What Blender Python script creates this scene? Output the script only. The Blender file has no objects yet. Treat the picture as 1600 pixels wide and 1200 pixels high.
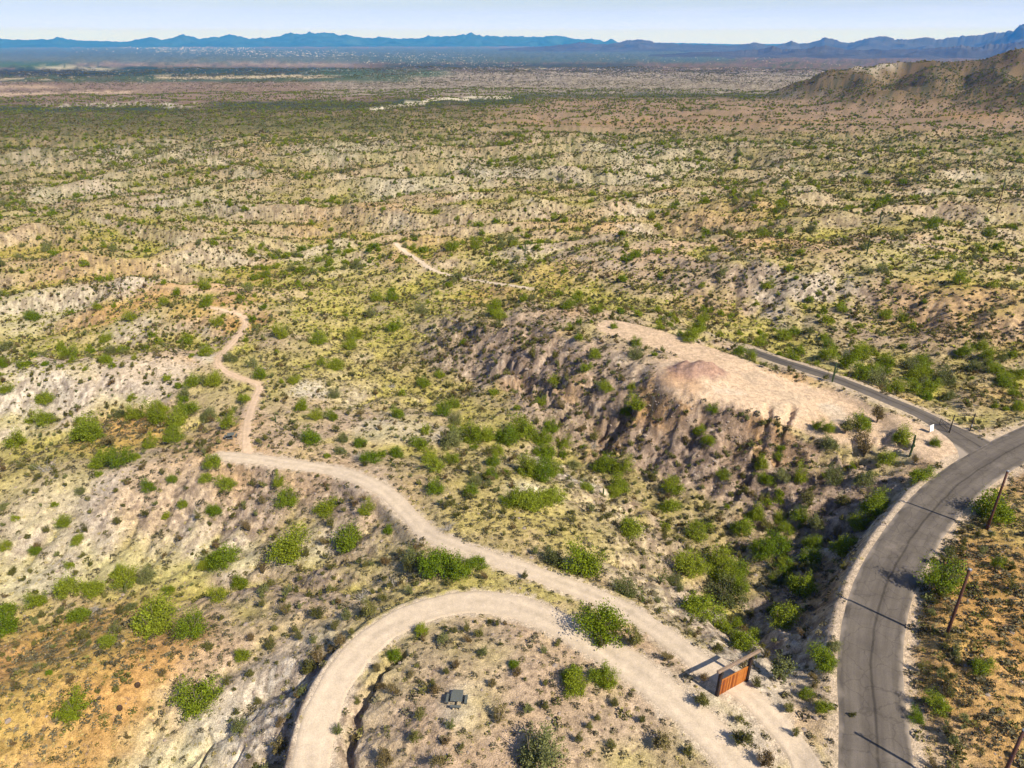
import bpy, bmesh, math, random, time
import numpy as np
from mathutils import Vector, Matrix
T0 = time.time()
SC = bpy.context.scene
COL = SC.collection
# ------------------------------------------------------------------ camera
H = 64.0
F_PX = 1111.0
PITCH = math.radians(25.75)
cam_d = bpy.data.cameras.new("camera")
cam_d.sensor_width = 36.0
cam_d.lens = 36.0 * F_PX / 1600.0
cam_d.clip_start = 0.5
cam_d.clip_end = 150000
cam = bpy.data.objects.new("camera", cam_d)
cam.location = (0, 0, H)
cam.rotation_euler = (math.radians(90) - PITCH, 0, 0)
COL.objects.link(cam)
SC.camera = cam
# ------------------------------------------------------------------ light
SUN_EL = math.radians(42.0)
SUN_X, SUN_Y = 0.735, -0.678          # horizontal direction towards the sun
sun_d = bpy.data.lights.new("sun", 'SUN')
sun_d.energy = 4.8
sun_d.angle = math.radians(0.53)
sun_d.color = (1.0, 0.91, 0.74)
sun = bpy.data.objects.new("sun", sun_d)
to_sun = Vector((SUN_X * math.cos(SUN_EL), SUN_Y * math.cos(SUN_EL), math.sin(SUN_EL)))
sun.rotation_euler = to_sun.to_track_quat('Z', 'Y').to_euler()
sun.location = (60, -60, 120)
COL.objects.link(sun)
world = bpy.data.worlds.new("World")
SC.world = world
world.use_nodes = True
wn = world.node_tree.nodes
wl = world.node_tree.links
wn.clear()
w_out = wn.new('ShaderNodeOutputWorld')
w_bg = wn.new('ShaderNodeBackground')
w_bg.inputs['Strength'].default_value = 0.075
sky = wn.new('ShaderNodeTexSky')
sky.sky_type = 'NISHITA'
sky.sun_disc = False
sky.sun_elevation = SUN_EL
sky.sun_rotation = math.atan2(SUN_X, SUN_Y)
sky.altitude = 900
sky.air_density = 1.0
sky.dust_density = 1.2
sky.ozone_density = 2.0
# faint cloud wisps low over the far mountains
w_tc = wn.new('ShaderNodeTexCoord')
w_map = wn.new('ShaderNodeMapping')
w_map.inputs['Scale'].default_value = (3.0, 3.0, 42.0)
w_no = wn.new('ShaderNodeTexNoise')
w_no.inputs['Scale'].default_value = 2.3
w_no.inputs['Detail'].default_value = 5
w_rm = wn.new('ShaderNodeMapRange')
w_rm.inputs['From Min'].default_value = 0.50
w_rm.inputs['From Max'].default_value = 0.78
w_rm.inputs['To Max'].default_value = 0.22
w_mix = wn.new('ShaderNodeMixRGB')
w_mix.inputs['Color2'].default_value = (8.4, 8.4, 8.5, 1)
wl.new(w_tc.outputs['Generated'], w_map.inputs['Vector'])
wl.new(w_map.outputs['Vector'], w_no.inputs['Vector'])
wl.new(w_no.outputs['Fac'], w_rm.inputs['Value'])
wl.new(w_rm.outputs['Result'], w_mix.inputs['Fac'])
# the sky whitens towards the horizon
w_sep = wn.new('ShaderNodeSeparateXYZ'); wl.new(w_tc.outputs['Generated'], w_sep.inputs[0])
w_el = wn.new('ShaderNodeMapRange'); w_el.interpolation_type = 'SMOOTHSTEP'
w_el.inputs['From Min'].default_value = -0.02; w_el.inputs['From Max'].default_value = 0.16
w_el.inputs['To Min'].default_value = 0.95; w_el.inputs['To Max'].default_value = 0.0
wl.new(w_sep.outputs['Z'], w_el.inputs['Value'])
w_hz = wn.new('ShaderNodeMixRGB'); w_hz.inputs['Color2'].default_value = (5.8, 7.2, 10.5, 1)
wl.new(w_el.outputs[0], w_hz.inputs['Fac']); wl.new(sky.outputs['Color'], w_hz.inputs['Color1'])
w_el2 = wn.new('ShaderNodeMapRange'); w_el2.interpolation_type = 'SMOOTHSTEP'
for k_, v_ in (('From Min', 0.0), ('From Max', 0.045), ('To Min', 1.0), ('To Max', 0.0)): w_el2.inputs[k_].default_value = v_
wl.new(w_sep.outputs['Z'], w_el2.inputs['Value'])
w_h2 = wn.new('ShaderNodeMixRGB'); w_h2.inputs['Color2'].default_value = (7.3, 9.0, 22.0, 1)
wl.new(w_el2.outputs[0], w_h2.inputs['Fac']); wl.new(w_hz.outputs['Color'], w_h2.inputs['Color1'])
wl.new(w_h2.outputs['Color'], w_mix.inputs['Color1'])
w_mix.inputs['Color2'].default_value = (8.6, 9.2, 12.5, 1)
wl.new(w_mix.outputs['Color'], w_bg.inputs['Color'])
wl.new(w_bg.outputs['Background'], w_out.inputs['Surface'])
SC.view_settings.view_transform = 'Standard'
SC.view_settings.look = 'None'
SC.view_settings.exposure = 0.54
SC.view_settings.gamma = 1.0
SC.view_settings.use_curve_mapping = False
SC.render.engine = 'CYCLES'
SC.cycles.use_denoising = True
SC.cycles.max_bounces = 4
SC.cycles.diffuse_bounces = 2
SC.cycles.transmission_bounces = 2
SC.cycles.transparent_max_bounces = 4
SC.cycles.volume_bounces = 0
HAZE_DENSITY = 4.6e-5
HAZE_COLOR = (0.03, 0.27, 1.0)

# ------------------------------------------------------------------ helpers
rng = np.random.default_rng(11)
random.seed(5)
CP, SP = math.cos(PITCH), math.sin(PITCH)

def ray(px, py):
    a = (np.asarray(px, float) - 800) / F_PX
    b = (np.asarray(py, float) - 600) / F_PX
    return a, CP - b * SP, -(SP + b * CP)      # x, y, z (unnormalised)

def unproject(px, py, z):
    dx, dy, dz = ray(px, py)
    t = (np.asarray(z, float) - H) / dz
    return dx * t, dy * t

def project(x, y, z):
    x = np.asarray(x, float); y = np.asarray(y, float); z = np.asarray(z, float) - H
    d = y * CP - z * SP
    u = y * SP + z * CP
    d = np.maximum(d, 1e-3)
    return 800 + F_PX * x / d, 600 - F_PX * u / d, d

_P = np.random.default_rng(3).permutation(512)
_PERM = np.concatenate([_P, _P]).astype(np.int64)
_ANG = np.random.default_rng(4).random(512) * 2 * np.pi
_GX, _GY = np.cos(_ANG), np.sin(_ANG)

def perlin(x, y, seed=0):
    x = np.asarray(x, float) + seed * 37.17; y = np.asarray(y, float) + seed * 91.73
    xi = np.floor(x).astype(np.int64); yi = np.floor(y).astype(np.int64)
    xf = x - xi; yf = y - yi
    u = xf * xf * xf * (xf * (xf * 6 - 15) + 10); v = yf * yf * yf * (yf * (yf * 6 - 15) + 10)
    def g(ix, iy, fx, fy):
        h = _PERM[(_PERM[ix & 511] + iy) & 511]
        return _GX[h] * fx + _GY[h] * fy
    a = g(xi, yi, xf, yf); b = g(xi + 1, yi, xf - 1, yf)
    c = g(xi, yi + 1, xf, yf - 1); d = g(xi + 1, yi + 1, xf - 1, yf - 1)
    return (a + u * (b - a) + v * ((c + u * (d - c)) - (a + u * (b - a)))) * 1.5

def fbm(x, y, octaves=4, seed=0, gain=0.5):
    s = 0; amp = 1; tot = 0
    for k in range(octaves):
        s = s + amp * perlin(x * 2**k, y * 2**k, seed + k * 7)
        tot += amp; amp *= gain
    return s / tot

def ridged(x, y, octaves=3, seed=0, gain=0.5):
    s = 0; amp = 1; tot = 0
    for k in range(octaves):
        n = 1 - np.abs(perlin(x * 2**k, y * 2**k, seed + k * 7)) * 1.6
        s = s + amp * n; tot += amp; amp *= gain
    return s / tot

def sstep(a, b, x):
    t = np.clip((x - a) / (b - a), 0, 1)
    return t * t * (3 - 2 * t)

def blur(a, n=1):
    for _ in range(n):
        p = np.pad(a, 1, mode='edge')
        a = (p[:-2, 1:-1] + p[2:, 1:-1] + 2 * p[1:-1, 1:-1]) / 4
        p = np.pad(a, 1, mode='edge')
        a = (p[1:-1, :-2] + p[1:-1, 2:] + 2 * p[1:-1, 1:-1]) / 4
    return a

def bigblur(a, k):                      # box blur of half width k, twice
    for _ in range(2):
        for ax in (0, 1):
            p = np.pad(a, [(k + 1, k) if i == ax else (0, 0) for i in (0, 1)], mode='edge')
            c = np.cumsum(p, axis=ax)
            a = (c[2*k+1:] - c[:-2*k-1]) / (2*k+1) if ax == 0 else (c[:, 2*k+1:] - c[:, :-2*k-1]) / (2*k+1)
    return a

# ------------------------------------------------------------------ terrain
def base_z(r):
    return np.interp(r, [0, 120, 300, 600, 1200, 2500, 5000, 12000, 60000],
                     [-3, -5.5, -10, -14, -26, -55, -95, -140, -160])

CTRL = """
1370 1190 0;1350 1000 0;1400 850 0;1500 730 0.2;1600 680 0.5;1750 650 1;1370 1350 0;1330 1100 0;1430 1100 0.3
1480 1000 1.6;1560 900 2.2;1590 1100 1.8;1600 800 1.6;1550 760 0.6;1750 1000 2;1750 800 2;1900 900 2;1650 1250 2;1480 1150 0.8
1450 900 0.6;1430 1030 0.4;1470 850 0.5
1440 672 0.4;1380 635 1.0;1300 600 1.4;1240 570 0.6;1200 556 -1
1340 640 2.0;1250 600 2.8;1150 590 3.4;1050 540 3.8;980 515 3.6;900 490 2.0;1000 600 2.2;1100 620 2.6;1200 635 2.3;1290 672 1.6;1350 680 1.0;1420 700 0.6
1180 575 3.3;1120 600 3.2;1030 590 3.0;940 560 1.5;880 540 0.8
1130 515 -5;1250 545 -6;1350 570 -6;1450 590 -5.5;1550 610 -4;1650 600 -4;1100 485 -7;1000 470 -6;930 455 -6
1600 640 -0.5;1520 650 0;1560 660 0.2
1000 400 2;1100 405 4;1200 415 5;1350 425 5;1500 450 5;1600 480 5;1700 480 5;900 410 -1;1250 470 0;1400 490 0;1500 520 0;1180 470 -2;1330 545 -4;1080 450 -2
1130 880 -14;1190 930 -11;1215 965 -8;1250 820 -11;1300 740 -10;1380 730 -6;1410 740 -2.5;1060 800 -17;980 740 -19;900 700 -20;830 640 -21;740 600 -22;640 555 -22;560 490 -22;500 440 -22;430 395 -21
1200 745 -8;1300 775 -6.5;1350 790 -4;1250 750 -8;1120 760 -11;1270 700 -9.5;1200 700 -8;1250 790 -11;1180 800 -13;1320 830 -6;1280 860 -7.5;1240 880 -9
1150 690 -7;1080 700 -10;1000 690 -13;950 680 -15;960 640 -9;1020 640 -2.5;1100 640 -0.5;1200 655 -0.3;1180 720 -9;910 610 -4;860 590 -3.5;820 595 -7;1270 680 -1.5;1060 660 -6
850 500 1;780 495 -2;720 498 -7;660 500 -12;760 540 -7;700 560 -13;800 560 -5;850 550 -1;900 550 0.5;800 530 -2.5;640 520 -18
820 455 -8;750 450 -14;700 440 -15;880 440 -6;640 420 -16;580 400 -17
390 705 -4;300 715 -5;470 720 -3.5;560 745 -3;620 780 -2.3;670 830 -1.6;720 855 -1;800 885 -0.5;900 925 0;1000 985 0.3;1080 1040 0.6;1140 1070 0.8
640 720 -4;720 740 -4.5;850 770 -4;930 800 -5;1000 830 -6.5;800 830 -1.8;900 870 -1.5;980 930 -1.2;1050 970 -1.8;1060 900 -6;1010 800 -11;950 750 -14;1100 950 -7;1130 1000 -3.5;1180 1010 -3
600 660 -7;700 675 -8;760 710 -6;800 700 -9;560 690 -6;480 690 -4.5;540 640 -9;520 700 -5.5;620 705 -7.5;700 700 -8.5;850 720 -9;780 670 -14;680 620 -19;600 600 -19
500 580 -9;450 565 -11;560 560 -17;520 545 -15;430 620 -8;460 660 -6;540 610 -13;600 630 -14
385 690 -4.3;390 650 -5.2;410 600 -7.5;350 570 -9;340 560 -9.2;372 530 -11;388 500 -11.5;350 483 -11.5;300 475 -12
0 600 -8;100 570 -7.2;200 555 -7;300 560 -7.6;350 600 -7;-150 620 -8;-300 640 -8
50 690 -17;150 670 -14.5;230 655 -12.5;300 645 -10.5;-100 710 -18;330 625 -8.5;200 620 -12;80 640 -14
200 690 -11;280 690 -7.5;100 715 -12;0 740 -12;340 690 -5
100 745 -9.5;250 735 -6.5;350 722 -5;0 775 -11;-150 800 -13
150 830 -13;250 820 -11;350 800 -9;450 790 -7;520 780 -5;60 860 -15;580 800 -4;-150 900 -17
0 955 -18;100 935 -17;200 908 -16;330 880 -13.5;430 862 -11;540 850 -7;620 880 -3.8;-150 1000 -18;300 905 -14.5
300 960 -12;150 990 -11.5;80 1030 -9.5;0 1080 -8.5;200 1080 -9.5;370 1000 -10;300 1130 -12.5;200 1180 -14;100 1150 -11;0 1200 -11;-150 1150 -8;350 1190 -12;450 930 -7;450 1000 -7;430 1100 -7;400 1250 -9;200 1350 -14;550 920 -5;530 970 -4.5;250 1020 -10
480 1190 -4;500 1100 -3.4;560 1010 -2.6;620 965 -2;700 938 -1.4;800 942 -1;880 975 -0.7;950 1020 -0.5;1020 1075 -0.3;1080 1130 -0.1;1150 1200 0;480 1300 -4;1230 1300 0.2
715 1090 0.8;800 1010 0.1;650 1010 -1.0;620 1080 -0.6;900 1120 0.4;800 1180 0.8;560 1170 -2.2;700 1300 1;950 1250 0.6;700 990 -0.6;850 1060 0.4
1250 1100 -1.2;1300 1000 -0.6;1250 1010 -2.6;1200 1100 -0.4;1180 1160 0;1320 930 -0.4;1280 1180 -0.6;1200 1060 -0.8;1270 930 -5
230 500 -14;120 510 -18;60 540 -19;0 520 -20;280 530 -17;330 530 -15;180 530 -19;200 480 -11;130 480 -12;170 460 -12
100 440 -14;0 450 -16;250 440 -15;0 480 -20;90 480 -19;350 440 -18
"""
cp = []
for line in CTRL.strip().replace("\n", ";").split(";"):
    if line.strip():
        cp.append([float(v) for v in line.split()])
cp = np.array(cp)
mid_ = (cp[:, 0] > 470) & (cp[:, 0] < 1230) & (cp[:, 1] > 385) & (cp[:, 1] < 775)
deep = (cp[:, 0] > 1040) & (cp[:, 0] < 1325) & (cp[:, 1] > 720) & (cp[:, 1] < 975)
cp[:, 2] = np.where(cp[:, 2] < 0, cp[:, 2] * np.where(deep, 0.78, np.where(mid_, 0.56, 0.74)), cp[:, 2])
padr = (cp[:, 0] > 840) & (cp[:, 0] < 1290) & (cp[:, 1] > 505) & (cp[:, 1] < 645) & (cp[:, 2] > 1.5)
cp[:, 2] = np.where(padr, 1.5 + (cp[:, 2] - 1.5) * .55, cp[:, 2])
cX, cY = unproject(cp[:, 0], cp[:, 1], cp[:, 2])
cR = cp[:, 2] - base_z(np.hypot(cX, cY))
# far anchors with zero residual
ax, ay = [], []
for r_ in (520, 640):
    for a_ in np.radians(np.arange(-62, 63, 12)):
        ax.append(r_ * math.sin(a_)); ay.append(r_ * math.cos(a_))
cX = np.concatenate([cX, ax]); cY = np.concatenate([cY, ay]); cR = np.concatenate([cR, np.zeros(len(ax))])

def mq(dx, dy):
    return np.sqrt(dx * dx + dy * dy + 6.0 ** 2)
n = len(cX)
A = np.zeros((n + 1, n + 1))
A[:n, :n] = mq(cX[:, None] - cX[None], cY[:, None] - cY[None]) - np.eye(n) * 1.2
A[:n, n] = 1; A[n, :n] = 1
wts = np.linalg.solve(A, np.concatenate([cR, [0]]))

CS = 1.25
GX = np.arange(-600, 640, CS); GY = np.arange(10, 760, CS)
nx, ny = len(GX), len(GY)
# RBF on a 5 m lattice, then bicubic-ish upsampling through smoothing
lx = np.arange(-610, 655, 4.0); ly = np.arange(0, 775, 4.0)
LX, LY = np.meshgrid(lx, ly)
R5 = np.zeros(LX.shape)
for i in range(n):
    R5 += wts[i] * mq(LX - cX[i], LY - cY[i])
R5 += wts[n]

def bilin(arr, x0, y0, st, x, y):
    fx = np.clip((x - x0) / st, 0, arr.shape[1] - 1.001); fy = np.clip((y - y0) / st, 0, arr.shape[0] - 1.001)
    ix = fx.astype(int); iy = fy.astype(int); fx = fx - ix; fy = fy - iy
    return (arr[iy, ix] * (1 - fx) + arr[iy, ix + 1] * fx) * (1 - fy) + (arr[iy + 1, ix] * (1 - fx) + arr[iy + 1, ix + 1] * fx) * fy

MX, MY = np.meshgrid(GX, GY)
MR = np.hypot(MX, MY)

def hill_noise(x, y):
    """ridge-and-swale relief of the badlands, long axis across the view, slightly oblique"""
    u = x * 0.97 + y * 0.22; v = -x * 0.22 + y * 0.97
    wu = u + 26 * fbm(x / 90, y / 90, 2, 5); wv = v + 20 * fbm(x / 70, y / 70, 2, 9)
    a = ridged(wu / 125, wv / 52, 3, 21, 0.45)
    b = fbm(x / 210, y / 210, 2, 31)
    return (a - 0.62) * 14 + b * 7

near_amt = sstep(170, 330, MR + 30 * fbm(MX / 60, MY / 60, 2, 3))
near_amt = np.where((MX > 70) & (MY < 300), np.minimum(near_amt, sstep(215, 330, MR)), near_amt)
G = base_z(MR) + blur(bilin(R5, lx[0], ly[0], 4.0, MX, MY), 2)
G += hill_noise(MX, MY) * near_amt
loc = 0.35 + 0.65 * sstep(90, 200, MR)
G += fbm(MX / 26, MY / 26, 4, 41) * 2.6 * loc + (ridged(MX / 15, MY / 15, 3, 51) - 0.6) * 1.5 * loc
GP = G.copy()                      # before erosion, for the road profiles

BLOBS = {   # px, py, radius m, strength
 'orange': [(60, 1030, 14, 1), (150, 1050, 11, 1), (10, 1090, 14, 1), (100, 1090, 9, .9), (230, 1050, 8, .5), (1580, 950, 16, 1), (1560, 860, 9, .9), (1590, 1080, 16, .8), (1540, 1120, 10, .7), (1590, 780, 10, .6),
            (1290, 895, 3.5, .9), (1270, 930, 3.5, .8), (1300, 860, 2.5, .8), (1040, 615, 4.5, 1), (1010, 620, 3.5, .9), (1075, 620, 4, 1), (1040, 640, 2.5, .9), (1205, 662, 4.5, 1), (1225, 668, 2.5, .7), (1040, 635, 1.5, .7),
            (175, 668, 7, .9), (230, 675, 7, .8), (330, 680, 8, .4), (350, 735, 6, .5), (160, 490, 8, .8), (230, 470, 9, .8), (120, 500, 7, .6), (380, 510, 7, .8), (320, 478, 8, .8), (360, 470, 9, .6),
            (650, 380, 20, .5), (60, 400, 25, .45), (150, 410, 22, .5), (520, 365, 20, .5), (1100, 480, 10, .5), (1480, 470, 16, .6), (1570, 490, 12, .5), (1150, 330, 30, .5), (1250, 380, 20, .4), (900, 350, 20, .4), (780, 460, 12, .5), (860, 430, 12, .4),
            (1560, 620, 8, .5), (1400, 610, 6, .5), (400, 430, 10, .5), (1280, 1150, 4, .4), (480, 740, 5, .3), (250, 760, 8, .35), (1190, 640, 10, .35), (1250, 595, 6, .45)],
 'yellow': [(880, 800, 15, 1), (950, 830, 9, .9), (800, 790, 14, .9), (740, 720, 12, .8), (640, 610, 14, .9), (560, 610, 10, .9), (500, 572, 11, 1), (450, 600, 8, .6), (620, 560, 20, .8), (560, 480, 25, .8), (500, 420, 25, .7),
            (880, 890, 5, .8), (760, 905, 5, .9), (860, 925, 4, 1), (950, 960, 4, .8), (1010, 930, 5, .7), (1060, 985, 4, .8), (700, 900, 6, .5), (600, 900, 7, .4), (90, 705, 10, 1), (40, 720, 8, .8), (170, 700, 6, .6),
            (60, 540, 18, .9), (150, 530, 14, .8), (280, 535, 10, .7), (30, 590, 10, .4), (420, 560, 8, .5), (930, 650, 6, .4), (900, 660, 7, .7), (940, 740, 6, .7), (1000, 810, 5, .7), (560, 870, 6, .4), (500, 870, 6, .3), (1250, 555, 6, .9), (1200, 535, 6, .9), (1290, 575, 4, .7), (1430, 575, 12, .6), (1550, 560, 12, .6), (1540, 440, 20, .6), (820, 430, 14, .8), (720, 450, 14, .7), (950, 470, 14, .7), (1100, 500, 9, .7), (1160, 900, 4, .4), (1480, 1130, 6, .4), (640, 480, 16, .8), (1580, 1000, 14, .35), (1560, 1150, 12, .4), (700, 370, 18, .5), (760, 380, 18, .6)],
 'white': [(100, 830, 14, .6), (200, 810, 14, .6), (60, 900, 6, .7), (40, 590, 10, .8), (120, 600, 12, .6), (220, 590, 10, .6), (0, 640, 12, .5), (330, 555, 4, .9), (60, 470, 14, .9), (110, 475, 10, .9), (220, 445, 8, .8), (200, 520, 8, .5), (10, 560, 10, .7),
           (240, 1110, 6, 1), (280, 1150, 7, .9), (370, 1170, 6, .9), (400, 1120, 6, .5), (330, 850, 3, 1), (380, 850, 4, .9), (110, 950, 4, .8), (480, 840, 4, .7), (830, 770, 4, .8), (910, 740, 3, .8), (600, 665, 5, .7), (650, 668, 5, .6), (480, 610, 4, .9), (560, 390, 14, .8), (500, 390, 14, .6), (1400, 480, 14, .2), (1310, 560, 8, .3),
           (1200, 1110, 8, .7), (1250, 1130, 6, .6), (1160, 1130, 5, .6), (1440, 700, 4, .8), (1350, 830, 3, .8), (1390, 780, 2.5, .8), (1460, 1180, 4, .8), (740, 1110, 3, .6), (1330, 1000, 3, .6), (1080, 470, 9, .4), (640, 290, 30, .9), (540, 235, 40, .8), (800, 260, 40, .7), (980, 270, 40, .6), (220, 235, 50, .7), (140, 300, 30, .5), (310, 305, 30, .6), (1000, 235, 50, .7), (1100, 262, 30, .6), (60, 245, 40, .6), (820, 395, 12, .5), (1380, 395, 20, .3)],
 'brown': [(930, 640, 8, .9), (1050, 690, 9, .9), (1130, 690, 9, .9), (1250, 705, 8, .9), (880, 585, 9, .9), (800, 545, 12, .8), (735, 530, 12, .8), (980, 690, 8, .8), (1300, 760, 7, .7), (1200, 730, 7, .9), (1150, 880, 8, .8), (1100, 830, 8, .7), (1200, 850, 7, .8), (1220, 920, 5, .6), (1010, 760, 6, .6), (1060, 660, 7, .6), (1140, 680, 7, .6), (1000, 660, 6, .6), (950, 690, 9, .8), (1050, 700, 10, .5), (1100, 760, 8, .5), (900, 640, 9, .6), (1200, 790, 9, .6), (1280, 800, 8, .6), (1250, 770, 8, .5), (700, 540, 14, .6), (760, 560, 14, .5), (820, 590, 10, .6), (1250, 900, 6, .4), (1130, 740, 8, .4), (860, 560, 10, .4), (1350, 500, 16, .4), (1480, 530, 14, .4), (1088, 578, 5, .7), (1130, 440, 16, .4), (250, 520, 9, .35), (1000, 430, 16, .4), (400, 780, 6, .3), (480, 790, 6, .35), (450, 1150, 5, .3), (480, 900, 6, .3), (850, 470, 16, .4), (640, 1100, 4, .3), (1330, 665, 4, .6)],
}

def gp(x, y): return bilin(GP, GX[0], GY[0], CS, x, y)
ROUGH = np.zeros(G.shape)
for a_, b_, rad_, s_ in BLOBS['brown']:                 # broken rock: spurs and knobs on the ravine walls
    x_, y_ = unproject(a_, b_, -6)
    k_ = s_ * sstep(1.35, .5, np.hypot(MX - x_, MY - y_) / (rad_ * 1.15))
    ROUGH = np.maximum(ROUGH, k_)
G += ROUGH * ((ridged(MX / 10.5, MY / 10.5, 4, 251, .6) - .66) * 4.2 + fbm(MX / 5, MY / 5, 2, 255) * .8)

def flow(h):
    """steepest descent receivers and accumulated area"""
    p = np.pad(h, 1, constant_values=1e9)
    best = np.zeros(h.shape); rec = np.arange(h.size).reshape(h.shape).copy()
    idx = rec.copy()
    for dy in (-1, 0, 1):
        for dx in (-1, 0, 1):
            if dx or dy:
                d = (h - p[1 + dy:1 + dy + ny, 1 + dx:1 + dx + nx]) / math.hypot(dx, dy)
                m = d > best
                best[m] = d[m]; rec[m] = (idx + dy * nx + dx)[m]
    order = np.argsort(-h.ravel()).tolist()
    r = rec.ravel().tolist(); acc = [1.0] * h.size
    for i in order:
        j = r[i]
        if j != i:
            acc[j] += acc[i]
    return np.array(acc).reshape(h.shape), best / CS

for it in range(6):
    h2 = G + fbm(MX / 3.1, MY / 3.1, 2, 60 + it) * 0.25
    acc, slope = flow(h2)
    inc = 0.16 * np.sqrt(np.minimum(acc, 900)) * np.minimum(slope, 0.8)
    G = G - np.clip(blur(inc, 1) * 0.6 + inc * 0.4, 0, 0.7)
    G = G * 0.88 + blur(G, 1) * 0.12
acc, slope_g = flow(G)
LACC = blur(np.log1p(acc), 1)
CONC = bigblur(G, 7) - G            # positive in hollows
gyy, gxx = np.gradient(blur(G, 1), CS)
SLOPE = np.hypot(gxx, gyy)

# ---- roads and tracks: pixel polylines lifted onto the pre-erosion ground
def ground_hit(px, py, f, tmax=2500):
    px = np.atleast_1d(np.asarray(px, float)); py = np.atleast_1d(np.asarray(py, float))
    dx, dy, dz = ray(px, py)
    t = np.full(px.shape, 25.0); done = np.zeros(px.shape, bool)
    tp = t.copy()
    for _ in range(900):
        x, y, z = dx * t, dy * t, H + dz * t
        below = z < f(x, y)
        done |= below
        tp = np.where(done, tp, t)
        t = np.where(done, t, t + np.maximum(0.5, t * 0.006))
        if done.all() or (t > tmax).all(): break
    lo, hi = tp, t
    for _ in range(18):
        m = (lo + hi) / 2
        b = (H + dz * m) < f(dx * m, dy * m)
        hi = np.where(b, m, hi); lo = np.where(b, lo, m)
    return dx * hi, dy * hi

def gp(x, y): return bilin(GP, GX[0], GY[0], CS, x, y)

def smooth_line(P, step):
    P = np.array(P, float)
    for _ in range(3):                        # Chaikin
        Q = [P[0]]
        for a, b in zip(P[:-1], P[1:]):
            Q += [a * .75 + b * .25, a * .25 + b * .75]
        Q.append(P[-1]); P = np.array(Q)
    s = np.concatenate([[0], np.cumsum(np.hypot(*(P[1:, :2] - P[:-1, :2]).T))])
    t = np.arange(0, s[-1], step)
    return np.stack([np.interp(t, s, P[:, k]) for k in range(P.shape[1])], 1)

def make_path(pts, z=None, zwin=12):
    pts = np.array(pts, float)
    if z is None:
        x, y = ground_hit(pts[:, 0], pts[:, 1], gp)
        zz = gp(x, y)
    else:
        zz = np.array(z, float)
        x, y = unproject(pts[:, 0], pts[:, 1], zz)
    L = smooth_line(np.stack([x, y, zz], 1), 1.0)
    k = np.ones(zwin) / zwin
    zp = np.pad(L[:, 2], (zwin, zwin), mode='edge')
    L[:, 2] = np.convolve(zp, k, 'same')[zwin:-zwin]
    return L

ROAD = make_path([(1365, 1420), (1368, 1300), (1370, 1200), (1365, 1120), (1358, 1050), (1363, 980), (1380, 915), (1412, 855), (1455, 795), (1500, 752), (1560, 712), (1640, 672), (1760, 630), (1900, 590)],
                 [0, 0, 0, 0, 0, 0, 0, 0, 0.1, .2, .3, .5, .8, 1.0])
DRIVE = make_path([(1556, 716), (1530, 699), (1499, 679), (1465, 661), (1442, 648), (1420, 638), (1390, 625), (1330, 600), (1300, 589), (1255, 575), (1217, 563), (1192, 555), (1165, 546)],
                  [.3, .3, .35, .4, .5, .7, 1.0, 1.3, 1.3, .9, 0.2, -1.0, -2.5])
TRACK = make_path([(345, 712), (400, 716), (470, 727), (530, 736), (575, 750), (610, 773), (640, 805), (670, 835), (710, 852), (760, 870), (810, 886), (860, 904), (910, 922), (960, 944), (1012, 974), (1058, 1006), (1098, 1036), (1140, 1062), (1190, 1105), (1240, 1160), (1275, 1230)])
LOOP = make_path([(478, 1330), (482, 1210), (497, 1130), (520, 1070), (560, 1015), (610, 975), (665, 952), (730, 938), (790, 942), (850, 962), (905, 990), (952, 1018), (1002, 1050), (1052, 1092), (1100, 1135), (1152, 1188), (1230, 1290)])
TRAIL = make_path([(388, 716), (384, 690), (386, 660), (395, 630), (408, 604), (398, 596), (372, 590), (345, 577), (338, 562), (352, 548), (368, 530), (386, 508), (382, 492), (355, 484), (318, 478)])
WASH = make_path([(618, 378), (628, 392), (650, 403), (672, 420), (700, 431), (760, 440), (830, 450)])
PAD2 = make_path([(1085, 585), (1150, 596), (1210, 612), (1270, 640), (1310, 655)])
PAD = make_path([(965, 512), (1010, 523), (1060, 540), (1120, 562), (1180, 590), (1240, 615), (1300, 640), (1360, 655), (1420, 672), (1465, 700), (1500, 712)])

def dist_path(L, x, y, reach):
    """distance to polyline, profile z, along, signed side; only within reach"""
    d = np.full(x.shape, 1e9); z = np.zeros(x.shape); s = np.zeros(x.shape)
    x0, x1, y0, y1 = L[:, 0].min() - reach, L[:, 0].max() + reach, L[:, 1].min() - reach, L[:, 1].max() + reach
    m = np.nonzero((x > x0) & (x < x1) & (y > y0) & (y < y1))[0]
    xs, ys = x[m], y[m]
    dd = np.full(m.shape, 1e9); zz = np.zeros(m.shape); ss = np.zeros(m.shape)
    K = L[::3] if len(L) > 60 else L
    if not np.array_equal(K[-1], L[-1]): K = np.vstack([K, L[-1]])
    for i in range(len(K) - 1):
        a, b = K[i], K[i + 1]
        c = np.nonzero((xs > min(a[0], b[0]) - reach) & (xs < max(a[0], b[0]) + reach) & (ys > min(a[1], b[1]) - reach) & (ys < max(a[1], b[1]) + reach))[0]
        if not len(c): continue
        ex, ey = b[0] - a[0], b[1] - a[1]; l2 = ex * ex + ey * ey + 1e-9
        t = np.clip(((xs[c] - a[0]) * ex + (ys[c] - a[1]) * ey) / l2, 0, 1)
        di = np.hypot(xs[c] - a[0] - t * ex, ys[c] - a[1] - t * ey)
        side = np.sign((xs[c] - a[0]) * ey - (ys[c] - a[1]) * ex)
        mm = di < dd[c]
        cc = c[mm]
        dd[cc] = di[mm]; zz[cc] = a[2] + (b[2] - a[2]) * t[mm]; ss[cc] = side[mm]
    d[m] = dd; z[m] = zz; s[m] = ss
    return d, z, s

WID = dict(road=3.55, drive=2.0, track=1.9, loop=2.35, trail=0.9, wash=1.6)
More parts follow.
